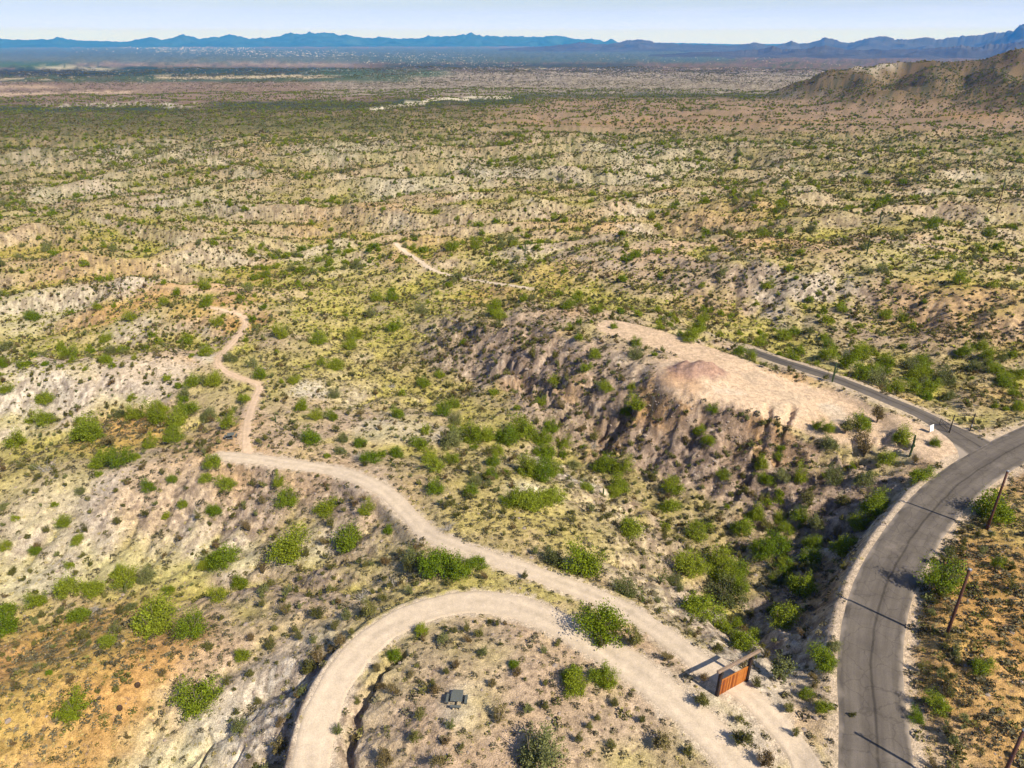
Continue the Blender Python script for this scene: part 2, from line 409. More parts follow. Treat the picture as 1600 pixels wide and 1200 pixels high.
# eroded ditches and cracks: pixel polylines, half width, depth
DITCH = [
    ([(541, 1330), (540, 1195), (543, 1140), (556, 1095), (575, 1068), (600, 1040), (632, 1010)], 0.75, 1.3),
    ([(1201, 640), (1196, 665), (1190, 690), (1180, 715), (1165, 735)], 0.7, 1.7),
    ([(1236, 645), (1225, 665), (1215, 685), (1214, 705)], 0.8, 1.8),
    ([(1155, 740), (1180, 760), (1210, 775), (1230, 790)], 1.0, 1.2),
    ([(808, 588), (822, 596), (838, 612), (852, 618)], 2.0, 3.5),
    ([(790, 560), (812, 575), (860, 592), (885, 598), (905, 612), (922, 630), (940, 650)], 1.2, 2.4),
    ([(975, 640), (958, 655), (945, 672), (938, 690)], 2.2, 4.0),
    ([(1025, 650), (1045, 640), (1065, 634), (1085, 642)], 0.9, 1.6),
    ([(685, 500), (705, 506), (722, 512), (740, 520)], 1.0, 2.0),
    ([(650, 508), (665, 515), (680, 528), (705, 545)], 0.8, 1.5),
    ([(322, 1130), (326, 1150), (320, 1170), (305, 1195)], 0.35, 0.9),
    ([(376, 1160), (366, 1180), (352, 1200)], 0.3, 0.7),
    ([(236, 1112), (246, 1125), (255, 1133)], 0.3, 0.6),
    ([(322, 845), (328, 853), (340, 860)], 0.5, 1.0),
    ([(365, 845), (370, 855), (378, 862)], 0.4, 0.9),
    ([(136, 762), (150, 766), (165, 770), (180, 778)], 0.35, 0.8),
    ([(62, 778), (75, 780), (90, 781)], 0.3, 0.7),
    ([(0, 790), (30, 797), (50, 800)], 0.3, 0.5),
    ([(158, 785), (163, 797)], 0.3, 0.6),
    ([(215, 572), (222, 583), (230, 590)], 0.5, 1.0),
    ([(232, 575), (245, 586), (255, 596)], 0.5, 1.0),
    ([(270, 586), (285, 590), (290, 600)], 0.5, 1.0),
    ([(950, 1060), (975, 1078), (1000, 1098), (1030, 1120), (1060, 1150), (1085, 1175), (1110, 1215)], 0.3, 0.35),
    ([(1190, 700), (1180, 725), (1160, 745), (1150, 770)], 0.8, 1.2),
    ([(1100, 650), (1085, 680), (1075, 710), (1080, 735)], 0.8, 1.3),
    ([(1050, 660), (1035, 690), (1020, 715), (1000, 730)], 0.8, 1.3),
    ([(1300, 730), (1340, 712), (1380, 700), (1402, 690)], 2.2, 2.4),
    ([(1150, 850), (1200, 835), (1260, 820), (1310, 815), (1345, 812)], 1.8, 1.6),
]
ditches = [(make_path(p, zwin=1), w_, d_) for p, w_, d_ in DITCH]
# closed forms added on top: (px, py, z0, radius, height)
mx_, my_ = ground_hit([1074, 1103, 1088], [585, 583, 590], gp)

RIDGES_FAR = [  # crest polylines (px, py, distance m), side slope
    ([(1235, 158, 1500), (1262, 140, 1500), (1290, 118, 1500), (1315, 103, 1500), (1345, 99, 1520), (1372, 101, 1540), (1400, 96, 1600), (1440, 93, 1650)], 0.50),
    ([(1440, 93, 1650), (1475, 96, 1600), (1510, 88, 1600), (1550, 84, 1620), (1600, 74, 1650), (1680, 62, 1700), (1800, 55, 1750)], 0.45),
    ([(1475, 96, 1600), (1465, 112, 1450), (1450, 130, 1340)], 0.50),
    ([(1600, 74, 1650), (1575, 105, 1480), (1560, 130, 1330), (1540, 150, 1230)], 0.42),
    ([(1345, 99, 1520), (1350, 122, 1420), (1345, 142, 1330)], 0.50),
    ([(1320, 160, 1180), (1355, 146, 1180), (1390, 139, 1190), (1430, 142, 1200), (1462, 150, 1200), (1480, 162, 1180)], 0.35),
    ([(1640, 120, 1250), (1600, 150, 1130), (1560, 172, 1060), (1500, 182, 1020)], 0.25),
]
far_r = []
for pts, sl in RIDGES_FAR:
    L = []
    for px, py, r_ in pts:
        dx, dy, dz = ray(px, py); t = r_ / math.hypot(dx, dy)
        L.append((dx * t, dy * t, H + dz * t))
    far_r.append((np.array(L), sl))

def far_hills(x, y, z):
    m = np.nonzero((x > 150) & (y > 700) & (y < 2300))[0]
    if not len(m): return z
    xs, ys = x[m], y[m]
    wx = xs + 22 * fbm(xs / 130, ys / 130, 3, 70); wy = ys + 22 * fbm(xs / 130, ys / 130, 3, 77)
    top = np.full(xs.shape, -1e9)
    for L, sl in far_r:
        for a, b in zip(L[:-1], L[1:]):
            ex, ey = b[0] - a[0], b[1] - a[1]
            t = np.clip(((wx - a[0]) * ex + (wy - a[1]) * ey) / (ex * ex + ey * ey), 0, 1)
            d = np.hypot(wx - a[0] - t * ex, wy - a[1] - t * ey)
            zz = a[2] + (b[2] - a[2]) * t - (np.sqrt(d * d + 12 ** 2) - 12) * sl
            top = np.maximum(top, zz)
    rel = np.clip(top - z[m], -1, 60)
    add = (ridged(xs / 120, ys / 120, 4, 81) - 0.75) * np.clip(rel, 0, 30) * 0.5
    k = 6.0
    e = np.clip((top + np.minimum(add, 4) - z[m]) / k, -30, 30)
    zz = z[m] + k * np.log1p(np.exp(e)) 
    out = z.copy(); out[m] = zz
    return out

def height(x, y, fine=True, roads=True):
    x = np.asarray(x, float).ravel(); y = np.asarray(y, float).ravel()
    r = np.hypot(x, y)
    inn = sstep(0, 40, np.minimum.reduce([x - GX[0], GX[-1] - x, y - GY[0] + 45, GY[-1] - y]))
    z = bilin(G, GX[0], GY[0], CS, x, y)
    far = inn < 1
    if far.any():
        xf, yf = x[far], y[far]; rf = r[far]
        amp = np.interp(rf, [0, 700, 1500, 3000, 8000, 20000], [1, 0.8, 0.55, 0.7, 1.2, 1.5])
        zf = base_z(rf) + hill_noise(xf, yf) * amp
        zf += fbm(xf / 600, yf / 600, 3, 33) * np.interp(rf, [700, 2000, 8000, 30000], [2, 10, 30, 30])
        zf = zf + sstep(2500, 6000, rf) * sstep(14000, 8500, rf) * np.clip(ridged(xf / 900, yf / 500, 4, 35) - .62, 0, 1) * 90 * sstep(-600, -2500, xf + 0.0 * yf)
        z[far] = z[far] * inn[far] + zf * (1 - inn[far])
    z = far_hills(x, y, z)
    if fine:
        k = sstep(420, 120, r)
        m = k > 0
        z[m] += (ridged(x[m] / 4.6, y[m] / 4.6, 4, 91, 0.6) - 0.62) * 0.46 * k[m] * (0.35 + 2.6 * np.clip(bilin(SLOPE, GX[0], GY[0], CS, x[m], y[m]), 0, 0.9))
    if roads:
        # bulldozed pad and its spoil mound
        d, zp, s = dist_path(PAD, x, y, 14)
        wob = 1.6 * fbm(x / 9, y / 9, 2, 15)
        k = sstep(8.0, 4.5, d + wob)
        z = z * (1 - k * 0.85) + (zp + 0.05) * k * 0.85
        d, zp, s = dist_path(PAD2, x, y, 16)
        k = sstep(11.5, 6.5, d + wob)
        z = z * (1 - k * 0.9) + zp * k * 0.9
        for j, (rad, hh) in enumerate(((4.3, 1.35), (3.0, 1.5), (4.6, 0.6))):
            dd = np.hypot((x - mx_[j]) * 0.8, (y - my_[j])) + 1.5 * fbm(x / 2.6, y / 2.6, 3, 17)
            z += hh * np.exp(-np.maximum(dd, 0) ** 2 / (rad * rad) * 1.1)
        for L, w_, dep in ditches:
            d, zp, s = dist_path(L, x, y, w_ * 3 + 1)
            m = d < w_ * 3
            if m.any():
                ww = w_ * (0.75 + 0.5 * (perlin(x[m] / 2.3, y[m] / 2.3, 5) + .5)); dj = np.abs(d[m] + 0.45 * w_ * perlin(x[m] / 1.1, y[m] / 1.1, 8))
                z[m] -= (1.1 if w_ == .75 else 0.65) * dep * sstep(ww * 1.5, ww * 0.45, dj)
        for L, w_, sh in ((WASH, 1.6, 4.0), (TRAIL, 0.9, 2.2), (TRACK, 1.55, 2.0), (LOOP, 2.1, 2.0), (DRIVE, 2.1, 3.0), (ROAD, 3.65, 3.5)):
            d, zp, s = dist_path(L, x, y, w_ + sh + 1)
            k = sstep(w_ + sh, w_ + 0.35, d)
            z = z * (1 - k) + (zp - 0.06) * k
    return z

def near_h(x, y):
    sh = np.shape(x)
    return height(x, y).reshape(sh)

print("height ready", time.time() - T0)
# ------------------------------------------------------------------ terrain mesh: a fan of rings about the foot of the camera
ROWS = 1130; COLS = 960
vv = np.linspace(1530, 66.5, ROWS - 8)
dep = PITCH + np.arctan((vv - 600) / F_PX)
rr = []
for d_ in dep:                                # radius at which a ray of this depression meets the mean ground
    lo, hi = 5.0, 90000.0
    for _ in range(40):
        m = math.sqrt(lo * hi)
        if H - m * math.tan(d_) < float(base_z(m)): hi = m
        else: lo = m
    rr.append(lo)
rr = np.array(rr)
rr = rr[rr < 41500]
rr = np.concatenate([[6, 12, 17, 22, 26], rr, [42000, 43500]])
rr = np.unique(rr)
az = np.radians(np.linspace(-57, 57, COLS))
TR, TA = np.meshgrid(rr, az, indexing='ij')
jit = (rng.random(TR.shape) - .5)
TX = TR * np.sin(TA); TY = TR * np.cos(TA)
vx, vy = TX.ravel(), TY.ravel()
vz = height(vx, vy)
VZ = vz.reshape(TR.shape)
def near_h(x, y):
    """height of the finished ground sheet"""
    x = np.asarray(x, float); y = np.asarray(y, float)
    r = np.hypot(x, y); a = np.arctan2(x, y)
    fi = np.interp(r, rr, np.arange(len(rr))); fj = np.clip((a - az[0]) / (az[1] - az[0]), 0, COLS - 1.001)
    i = np.minimum(fi.astype(int), len(rr) - 2); j = fj.astype(int); fi = fi - i; fj = fj - j
    return (VZ[i, j] * (1 - fj) + VZ[i, j + 1] * fj) * (1 - fi) + (VZ[i + 1, j] * (1 - fj) + VZ[i + 1, j + 1] * fj) * fi
print("terrain z", time.time() - T0, VZ.shape, VZ.min(), VZ.max())

# ------------------------------------------------------------------ soil colour (albedo), per vertex
PINK = np.array([0.46, 0.365, 0.275]); WHITE = np.array([0.56, 0.50, 0.42]); ORANGE = np.array([0.49, 0.28, 0.10])
YELLOW = np.array([0.43, 0.375, 0.105]); TAN = np.array([0.43, 0.31, 0.21]); BROWN = np.array([0.245, 0.175, 0.14])
GRAVEL = np.array([0.56, 0.455, 0.35]); PADC = np.array([0.60, 0.44, 0.31]); RUST = np.array([0.42, 0.20, 0.10])
def soil(x, y, z, slope, conc, lacc):
    r = np.hypot(x, y)
    N = len(x)
    px, py, _ = project(x, y, z)
    n1 = fbm(x / 34, y / 34, 4, 101); n2 = fbm(x / 11, y / 11, 4, 111); n3 = fbm(x / 3.2, y / 3.2, 3, 121); n4 = perlin(x / 0.9, y / 0.9, 131)
    w = {k: np.zeros(N) for k in BLOBS}
    near = np.nonzero(r < 900)[0]
    xn, yn = x[near] + n2[near] * 5, y[near] + n1[near] * 5
    for k, L in BLOBS.items():
        bx, by = ground_hit([q[0] for q in L], [q[1] for q in L], gp)
        acc_ = np.zeros(len(near))
        for (a, b, rad, s), X, Y in zip(L, bx, by):
            rad *= 1.1
            c = np.nonzero((np.abs(xn - X) < rad * 1.7) & (np.abs(yn - Y) < rad * 1.7))[0]
            d = np.hypot(xn[c] - X, yn[c] - Y) / rad
            acc_[c] = np.maximum(acc_[c], s * sstep(1.5, 0.45, d + 0.25 * n3[near][c]))
        w[k][near] = acc_
    C = np.tile(TAN * 1.12, (N, 1))
    def mix(col, f):
        nonlocal C
        f = np.clip(f, 0, 1)[:, None]
        C = C * (1 - f) + col * f
    steep = sstep(0.22, 0.55, slope + 0.12 * n2)
    mix(PINK, 0.45 + 0.5 * n1)
    mix(YELLOW * .95, (sstep(-0.2, 0.8, conc + n2 * 0.8) * 0.85 + 0.35 * sstep(-.1, .4, n1)) * sstep(0.55, 0.2, slope))
    mix(ORANGE, 0.4 * sstep(0.05, 0.45, -n1 + 0.3 * n2) * sstep(0.5, -1.5, conc))
    mix(PINK, steep * 0.7)
    mix(WHITE, steep * sstep(0.02, 0.25, fbm(x / 48, y / 30, 3, 141)) * 0.8)
    mix(BROWN, 0.5 * sstep(0.1, 0.5, fbm(x / 60, y / 40, 3, 151)) * (0.3 + 0.7 * steep))
    mix(YELLOW * 0.95, w['yellow'] * (0.7 + 0.3 * n2) * (1 - 0.35 * steep))
    mix(PINK, steep * 0.35)
    mix(WHITE, w['white'] * 0.85)
    mix(ORANGE, w['orange'] * 0.95)
    mix(BROWN * 1.1, w['brown'] * (0.8 + .4 * n3))
    mix(ORANGE * .75, w['brown'] * .45 * sstep(.1, .4, n2 - n3 * .3))
    mix(PINK * .9, w['brown'] * .5 * sstep(.15, .45, n3 + .4 * n4))
    mix(YELLOW * .9, .38 * sstep(-.15, .35, n1 + n2 * .6) * sstep(.55, .25, slope) * (r < 330))
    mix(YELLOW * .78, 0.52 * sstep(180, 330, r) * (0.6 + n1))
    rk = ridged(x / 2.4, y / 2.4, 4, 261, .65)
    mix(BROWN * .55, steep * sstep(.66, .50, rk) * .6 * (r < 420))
    mix(WHITE, steep * sstep(.80, .92, rk) * .45 * (r < 420))
    # wash floors: pale sand where the flow is large
    mix(WHITE * 0.95, sstep(6.4, 7.6, lacc + n2) * 0.6 * (r < 700))
    # fine mottling
    C *= (1 + 0.26 * n3 + 0.20 * n4 + 0.14 * n2)[:, None]
    # dark specks of stone and dead tuft
    sp = sstep(0.38, 0.62, perlin(x / 0.7, y / 0.7, 161) * 0.8 + n3 * 0.45) * sstep(320, 90, r)
    mix(BROWN * 0.7, sp * 0.65)
    # ---------------- far plain: shrub speckle too small to stand as instances, and the valley bands
    t = sstep(480, 1000, r)
    sx = 1 / np.interp(r, [300, 1000, 3000, 10000], [3, 9, 25, 90])
    # speckle in rings so it keeps a readable grain at every distance
    spk = np.zeros(N); 
    for (ra, rb, sc) in ((300, 900, 5.5), (800, 1800, 11), (1600, 4200, 26), (3800, 12000, 75), (11000, 60000, 300)):
        m = np.nonzero((r > ra) & (r < rb))[0]
        k = sstep(ra, ra * 1.15, r[m]) * sstep(rb, rb * 0.87, r[m])
        ys_ = np.interp(ra, [300, 1600, 11000], [1, 5, 9]); spk[m] += k * (0.8 * perlin(x[m] / sc, y[m] / (sc * ys_), 171) + 1.0 * perlin(x[m] / (sc * .4), y[m] / (sc * .4 * ys_), 173))
    GR = np.array([0.085, 0.10, 0.04]); GRD = np.array([0.05, 0.075, 0.045])
    band = fbm(px / 260, py / 9, 3, 181)
    plainc = TAN * 0.58 * (1 - .25 * sstep(1500, 3000, r))[:, None] + np.zeros((N, 3))
    f = sstep(1150, 750, r)[:, None]
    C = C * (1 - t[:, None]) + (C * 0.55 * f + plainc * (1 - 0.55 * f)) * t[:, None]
    mix(GR * 1.1, sstep(-0.3, 0.5, spk) * sstep(230, 650, r) * (0.55 + 0.35 * sstep(-.1, .3, band)) * (r < 11000))
    # the olive belt before the far brown hills
    mix(GR, sstep(215, 200, py) * sstep(170, 186, py) * (px < 620) * 0.45 + 0 * r)
    mix(GR * 1.2, 0.35 * sstep(620, 760, r) * sstep(1250, 1050, r) * (0.5 + band))
    pk = np.array([0.33, 0.235, 0.165])
    right = sstep(700, 860, px + 60 * band)
    mix(pk, 0.9 * right * sstep(150, 160, py) * sstep(212, 200, py - 4 * band) * (r > 600) * (0.6 + 0.6 * sstep(-.4, .5, -spk)))
    mix(ORANGE * .9, 0.35 * right * sstep(170, 180, py) * sstep(200, 190, py) * (r > 600) * sstep(0, .4, band))
    valley = (r > 1050)
    def stripe(y0, y1, x0, x1, col, s, feather=2.0, rag=3.0, slant=0.0, n=0.0):
        yy = py + rag * fbm(px / 35, py / 14, 3, int(y0)) + slant * (px - x0)
        k = sstep(y0 - feather, y0 + feather, yy) * sstep(y1 + feather, y1 - feather, yy) * sstep(x0 - 25, x0 + 25, px) * sstep(x1 + 25, x1 - 25, px)
        k = k * s * valley
        if n: k = k * sstep(-n, n, spk)
        mix(np.array(col), k)
    stripe(125, 165, -200, 760, (0.22, 0.155, 0.125), .8)
    stripe(112, 150, 500, 1330, (0.20, 0.17, 0.13), .85)
    stripe(114, 150, 500, 1300, (0.52, 0.46, 0.38), .5, n=.8)
    stripe(125, 158, -200, 560, (0.42, 0.33, 0.26), .4, n=.8)
    stripe(134, 138, -200, 90, (0.55, 0.42, 0.3), .7, 1, 1)
    stripe(150, 153, -200, 210, (0.62, 0.48, 0.36), .8, .8, 1, .02)
    stripe(166, 176, -200, 300, GRD, .9, 2, 5)
    stripe(161, 166, 60, 310, (0.62, 0.56, 0.46), .85, 1, 5, 0, .5)
    stripe(158, 171, 330, 640, GRD, .85, 2, 4)
    stripe(155, 168, 590, 830, GRD, .9, 2, 4, 0.02)
    stripe(146, 153, 800, 1240, GRD, .7, 2, 4)
    stripe(88, 106, -200, 560, (0.25, 0.20, 0.17), .85, 2, 4)
    stripe(90, 101, -200, 540, (0.6, 0.54, 0.46), .35, 2, 5, 0, .55)
    stripe(103, 118, 120, 560, (0.04, 0.075, 0.045), .9, 1, 3, -0.008)
    stripe(107, 119, -200, 180, (0.035, 0.055, 0.04), .85, 1, 3)
    stripe(96, 106, -200, 110, (0.07, 0.14, 0.05), .9, 1, 2)
    stripe(104, 108, 60, 175, (0.7, 0.64, 0.52), .6, 1, 1, -0.02)
    stripe(119, 128, -200, 640, (0.08, 0.12, 0.06), .9, 1.5, 3)
    stripe(108, 120, 480, 700, (0.08, 0.13, 0.06), .9, 1.5, 3)
    stripe(121.5, 123.5, -200, 205, (0.55, 0.46, 0.34), .8, .5, 1.6)
    stripe(119.5, 123.5, 235, 520, (0.6, 0.5, 0.36), .85, .5, 1.6, 0.009)
    stripe(99, 107, 600, 1000, (0.04, 0.07, 0.055), .7, 1.5, 2)
    stripe(74, 98, -200, 1150, (0.09, 0.14, 0.12), .8, 2, 3)
    # the pale wash winding beyond the plain
    wp = np.interp(px, [565, 590, 620, 650, 680, 700, 740, 800], [173, 169, 166, 161, 155, 154, 152.5, 152])
    mix(np.array([.72, .64, .5]), 0.95 * sstep(2.6, 1.2, np.abs(py - wp + 1.2 * perlin(px / 9, py * 0, 3))) * (px > 570) * (px < 800) * valley)
    # hill mass
    hm = sstep(8, 22, z - base_z(r)) * (r > 700) * (r < 2600)
    hc = np.array([0.17, 0.125, 0.07])
    mix(hc, hm * .92)
    mix(np.array([0.07, 0.075, 0.045]), hm * sstep(0.0, .5, spk + 0.7 * fbm(x / 90, y / 90, 3, 191)) * .9)
    mix(np.array([0.36, 0.29, 0.19]), hm * sstep(.25, .55, fbm(x / 60, y / 60, 3, 193)) * .5)
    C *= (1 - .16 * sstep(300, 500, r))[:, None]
    # ---------------- tracks
    for L, w_, col, s in ((WASH, 1.1, GRAVEL * 1.05, .7), (TRAIL, 0.95, PADC * .98, .9), (PAD, 4.8, PADC, .92), (PAD2, 8.0, PADC, .95), (TRACK, 1.5, GRAVEL, .95), (LOOP, 2.1, GRAVEL, .95), (DRIVE, 3.0, PINK * 1.12, .8), (ROAD, 4.4, PINK * 1.15, .85)):
        d, _, _ = dist_path(L, x, y, w_ + 4)
        mix(col, s * sstep(w_ + 0.9, w_ - 0.2, d + 0.9 * n3 + 0.5 * n4))
    on_pad = sstep(9, 6, dist_path(PAD2, x, y, 14)[0])
    mix(PINK * .88, on_pad * sstep(.05, .4, n2 + .5 * n3) * .55)
    mix(ORANGE, on_pad * sstep(.15, .45, n1 - n2 * .4) * .5)
    mix(WHITE * 1.05, on_pad * sstep(.15, .4, -n2) * .5)
    dm = np.minimum(np.hypot(x - mx_[0], y - my_[0]), np.hypot(x - mx_[1], y - my_[1]))
    mix(np.array([.36, .23, .175]), sstep(5.2, 3.0, dm + n3))
    mix(np.array([.47, .27, .14]), .5 * sstep(2.8, 1.0, np.abs(dm - 6.0 + 2.5 * n2) + n3) * sstep(-.3, .3, n1 + n2))
    kn = hm * sstep(1310, 1325, px) * sstep(1425, 1370, px) * sstep(112, 102, py + 4 * n1)
    mix(WHITE * .95, kn * .8)
    return np.clip(C, 0.02, 0.85), w

sl = bilin(SLOPE, GX[0], GY[0], CS, vx, vy); cc_ = bilin(CONC, GX[0], GY[0], CS, vx, vy); la = bilin(LACC, GX[0], GY[0], CS, vx, vy)
rv = np.hypot(vx, vy)
out = rv > 735
sl[out] = 0.2 + 0.2 * fbm(vx[out] / 40, vy[out] / 40, 2, 7); cc_[out] = 0; la[out] = 2
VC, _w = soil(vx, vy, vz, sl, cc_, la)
print("soil", time.time() - T0)

def grid_mesh(name, X, Y, Z, col=None):
    nr, nc = X.shape
    me = bpy.data.meshes.new(name)
    nvt = nr * nc
    me.vertices.add(nvt)
    co = np.stack([X.ravel(), Y.ravel(), Z.ravel()], 1).astype(np.float32)
    me.vertices.foreach_set("co", co.ravel())
    i = np.arange(nvt).reshape(nr, nc)
    q = np.stack([i[:-1, :-1], i[:-1, 1:], i[1:, 1:], i[1:, :-1]], -1).reshape(-1, 4)
    me.loops.add(len(q) * 4); me.polygons.add(len(q))
    me.loops.foreach_set("vertex_index", q.ravel().astype(np.int32))
    me.polygons.foreach_set("loop_start", (np.arange(len(q)) * 4).astype(np.int32))
    me.polygons.foreach_set("use_smooth", np.ones(len(q), bool))
    me.update(calc_edges=True)
    # face up
    if me.polygons[0].normal.z < 0:
        me.flip_normals()
    if col is not None:
        a = me.color_attributes.new("soil", 'FLOAT_COLOR', 'POINT')
        a.data.foreach_set("color", np.concatenate([col, np.ones((nvt, 1))], 1).astype(np.float32).ravel())
    ob = bpy.data.objects.new(name, me)
    COL.objects.link(ob)
    return ob

# ------------------------------------------------------------------ materials
def new_mat(name):
    m = bpy.data.materials.new(name); m.use_nodes = True
    nt = m.node_tree; nt.nodes.clear()
    o = nt.nodes.new('ShaderNodeOutputMaterial'); p = nt.nodes.new('ShaderNodeBsdfPrincipled')
    nt.links.new(p.outputs[0], o.inputs[0])
    p.inputs['Roughness'].default_value = 0.9
    p.inputs['Specular IOR Level'].default_value = 0.15
    return m, nt, p

def noise(nt, scale, detail=4, vec=None, rough=.5):
    t = nt.nodes.new('ShaderNodeTexNoise'); t.inputs['Scale'].default_value = scale; t.inputs['Detail'].default_value = detail
    t.inputs['Roughness'].default_value = rough
    if vec is None:
        g = nt.nodes.new('ShaderNodeNewGeometry'); vec = g.outputs['Position']
    nt.links.new(vec, t.inputs['Vector'])
    return t

def maprange(nt, src, a, b, c, d):
    r_ = nt.nodes.new('ShaderNodeMapRange')
    for k, v in zip(('From Min', 'From Max', 'To Min', 'To Max'), (a, b, c, d)): r_.inputs[k].default_value = v
    nt.links.new(src, r_.inputs['Value']); return r_.outputs[0]

def mulcol(nt, c, f):
    m = nt.nodes.new('ShaderNodeVectorMath'); m.operation = 'SCALE'
    nt.links.new(c, m.inputs[0]); nt.links.new(f, m.inputs['Scale']); return m.outputs[0]

def ground_mat(name, attr="soil", flat=None, bump=0.25, stones=.55, con=1.0):
    m, nt, p = new_mat(name)
    if attr:
        a = nt.nodes.new('ShaderNodeAttribute'); a.attribute_name = attr; c = a.outputs['Color']
    else:
        a = nt.nodes.new('ShaderNodeRGB'); a.outputs[0].default_value = (*flat, 1); c = a.outputs[0]
    g = nt.nodes.new('ShaderNodeNewGeometry')
    n1 = noise(nt, 1.3, 6, g.outputs['Position'], .65); n2 = noise(nt, 7.0, 3, g.outputs['Position'], .6); n3 = noise(nt, 0.25, 4, g.outputs['Position'])
    c = mulcol(nt, c, maprange(nt, n1.outputs['Fac'], .28, .72, 1 - .38 * con, 1 + .32 * con))
    c = mulcol(nt, c, maprange(nt, n2.outputs['Fac'], .33, .67, 1 - .38 * con, 1 + .30 * con))
    # scattered dark stones
    v = nt.nodes.new('ShaderNodeTexVoronoi'); v.inputs['Scale'].default_value = 1.5; nt.links.new(g.outputs['Position'], v.inputs['Vector'])
    c = mulcol(nt, c, maprange(nt, v.outputs['Distance'], .08, .17, stones, 1.0))
    nt.links.new(c, p.inputs['Base Color'])
    ad = nt.nodes.new('ShaderNodeMath'); ad.operation = 'ADD'
    nt.links.new(n1.outputs['Fac'], ad.inputs[0]); nt.links.new(n2.outputs['Fac'], ad.inputs[1])
    b = nt.nodes.new('ShaderNodeBump'); b.inputs['Strength'].default_value = bump * 2; b.inputs['Distance'].default_value = 0.25
    nt.links.new(ad.outputs[0], b.inputs['Height']); nt.links.new(b.outputs[0], p.inputs['Normal'])
    p.inputs['Roughness'].default_value = 1.0; p.inputs['Specular IOR Level'].default_value = 0.0
    return m

def simple_mat(name, col, rough=.8, var=.25, scale=4.0, metal=0.0, stretch=None, spec=.3):
    m, nt, p = new_mat(name)
    tc = nt.nodes.new('ShaderNodeTexCoord'); mp = nt.nodes.new('ShaderNodeMapping')
    if stretch: mp.inputs['Scale'].default_value = stretch
    nt.links.new(tc.outputs['Object'], mp.inputs['Vector'])
    n_ = noise(nt, scale, 5, mp.outputs[0])
    a = nt.nodes.new('ShaderNodeRGB'); a.outputs[0].default_value = (*col, 1)
    nt.links.new(mulcol(nt, a.outputs[0], maprange(nt, n_.outputs['Fac'], .25, .75, 1 - var, 1 + var)), p.inputs['Base Color'])
    b = nt.nodes.new('ShaderNodeBump'); b.inputs['Strength'].default_value = .3; b.inputs['Distance'].default_value = .02
    nt.links.new(n_.outputs['Fac'], b.inputs['Height']); nt.links.new(b.outputs[0], p.inputs['Normal'])
    p.inputs['Roughness'].default_value = rough; p.inputs['Metallic'].default_value = metal; p.inputs['Specular IOR Level'].default_value = spec
    return m

def leaf_mat(name, ca, cb, trans=.3):
    m = bpy.data.materials.new(name); m.use_nodes = True
    nt = m.node_tree; nt.nodes.clear()
    o = nt.nodes.new('ShaderNodeOutputMaterial')
    oi = nt.nodes.new('ShaderNodeObjectInfo')
    mx = nt.nodes.new('ShaderNodeMixRGB'); mx.inputs[1].default_value = (*ca, 1); mx.inputs[2].default_value = (*cb, 1)
    nt.links.new(oi.outputs['Random'], mx.inputs[0])
    at = nt.nodes.new('ShaderNodeAttribute'); at.attribute_name = 'tint'
    c = mulcol(nt, mx.outputs[0], maprange(nt, at.outputs['Fac'], 0, 1, .6, 1.5))
    d = nt.nodes.new('ShaderNodeBsdfDiffuse'); t = nt.nodes.new('ShaderNodeBsdfTranslucent'); s = nt.nodes.new('ShaderNodeMixShader')
    s.inputs[0].default_value = trans
    nt.links.new(c, d.inputs[0]); nt.links.new(c, t.inputs[0]); nt.links.new(d.outputs[0], s.inputs[1]); nt.links.new(t.outputs[0], s.inputs[2])
    nt.links.new(s.outputs[0], o.inputs[0])
    return m

M_GROUND = ground_mat("desert_soil")
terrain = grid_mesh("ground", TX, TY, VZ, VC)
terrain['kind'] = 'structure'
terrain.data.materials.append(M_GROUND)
print("terrain mesh", time.time() - T0, len(terrain.data.vertices))

# ------------------------------------------------------------------ roads and tracks laid on the ground
def H1(x, y): return height(np.asarray(x, float), np.asarray(y, float))

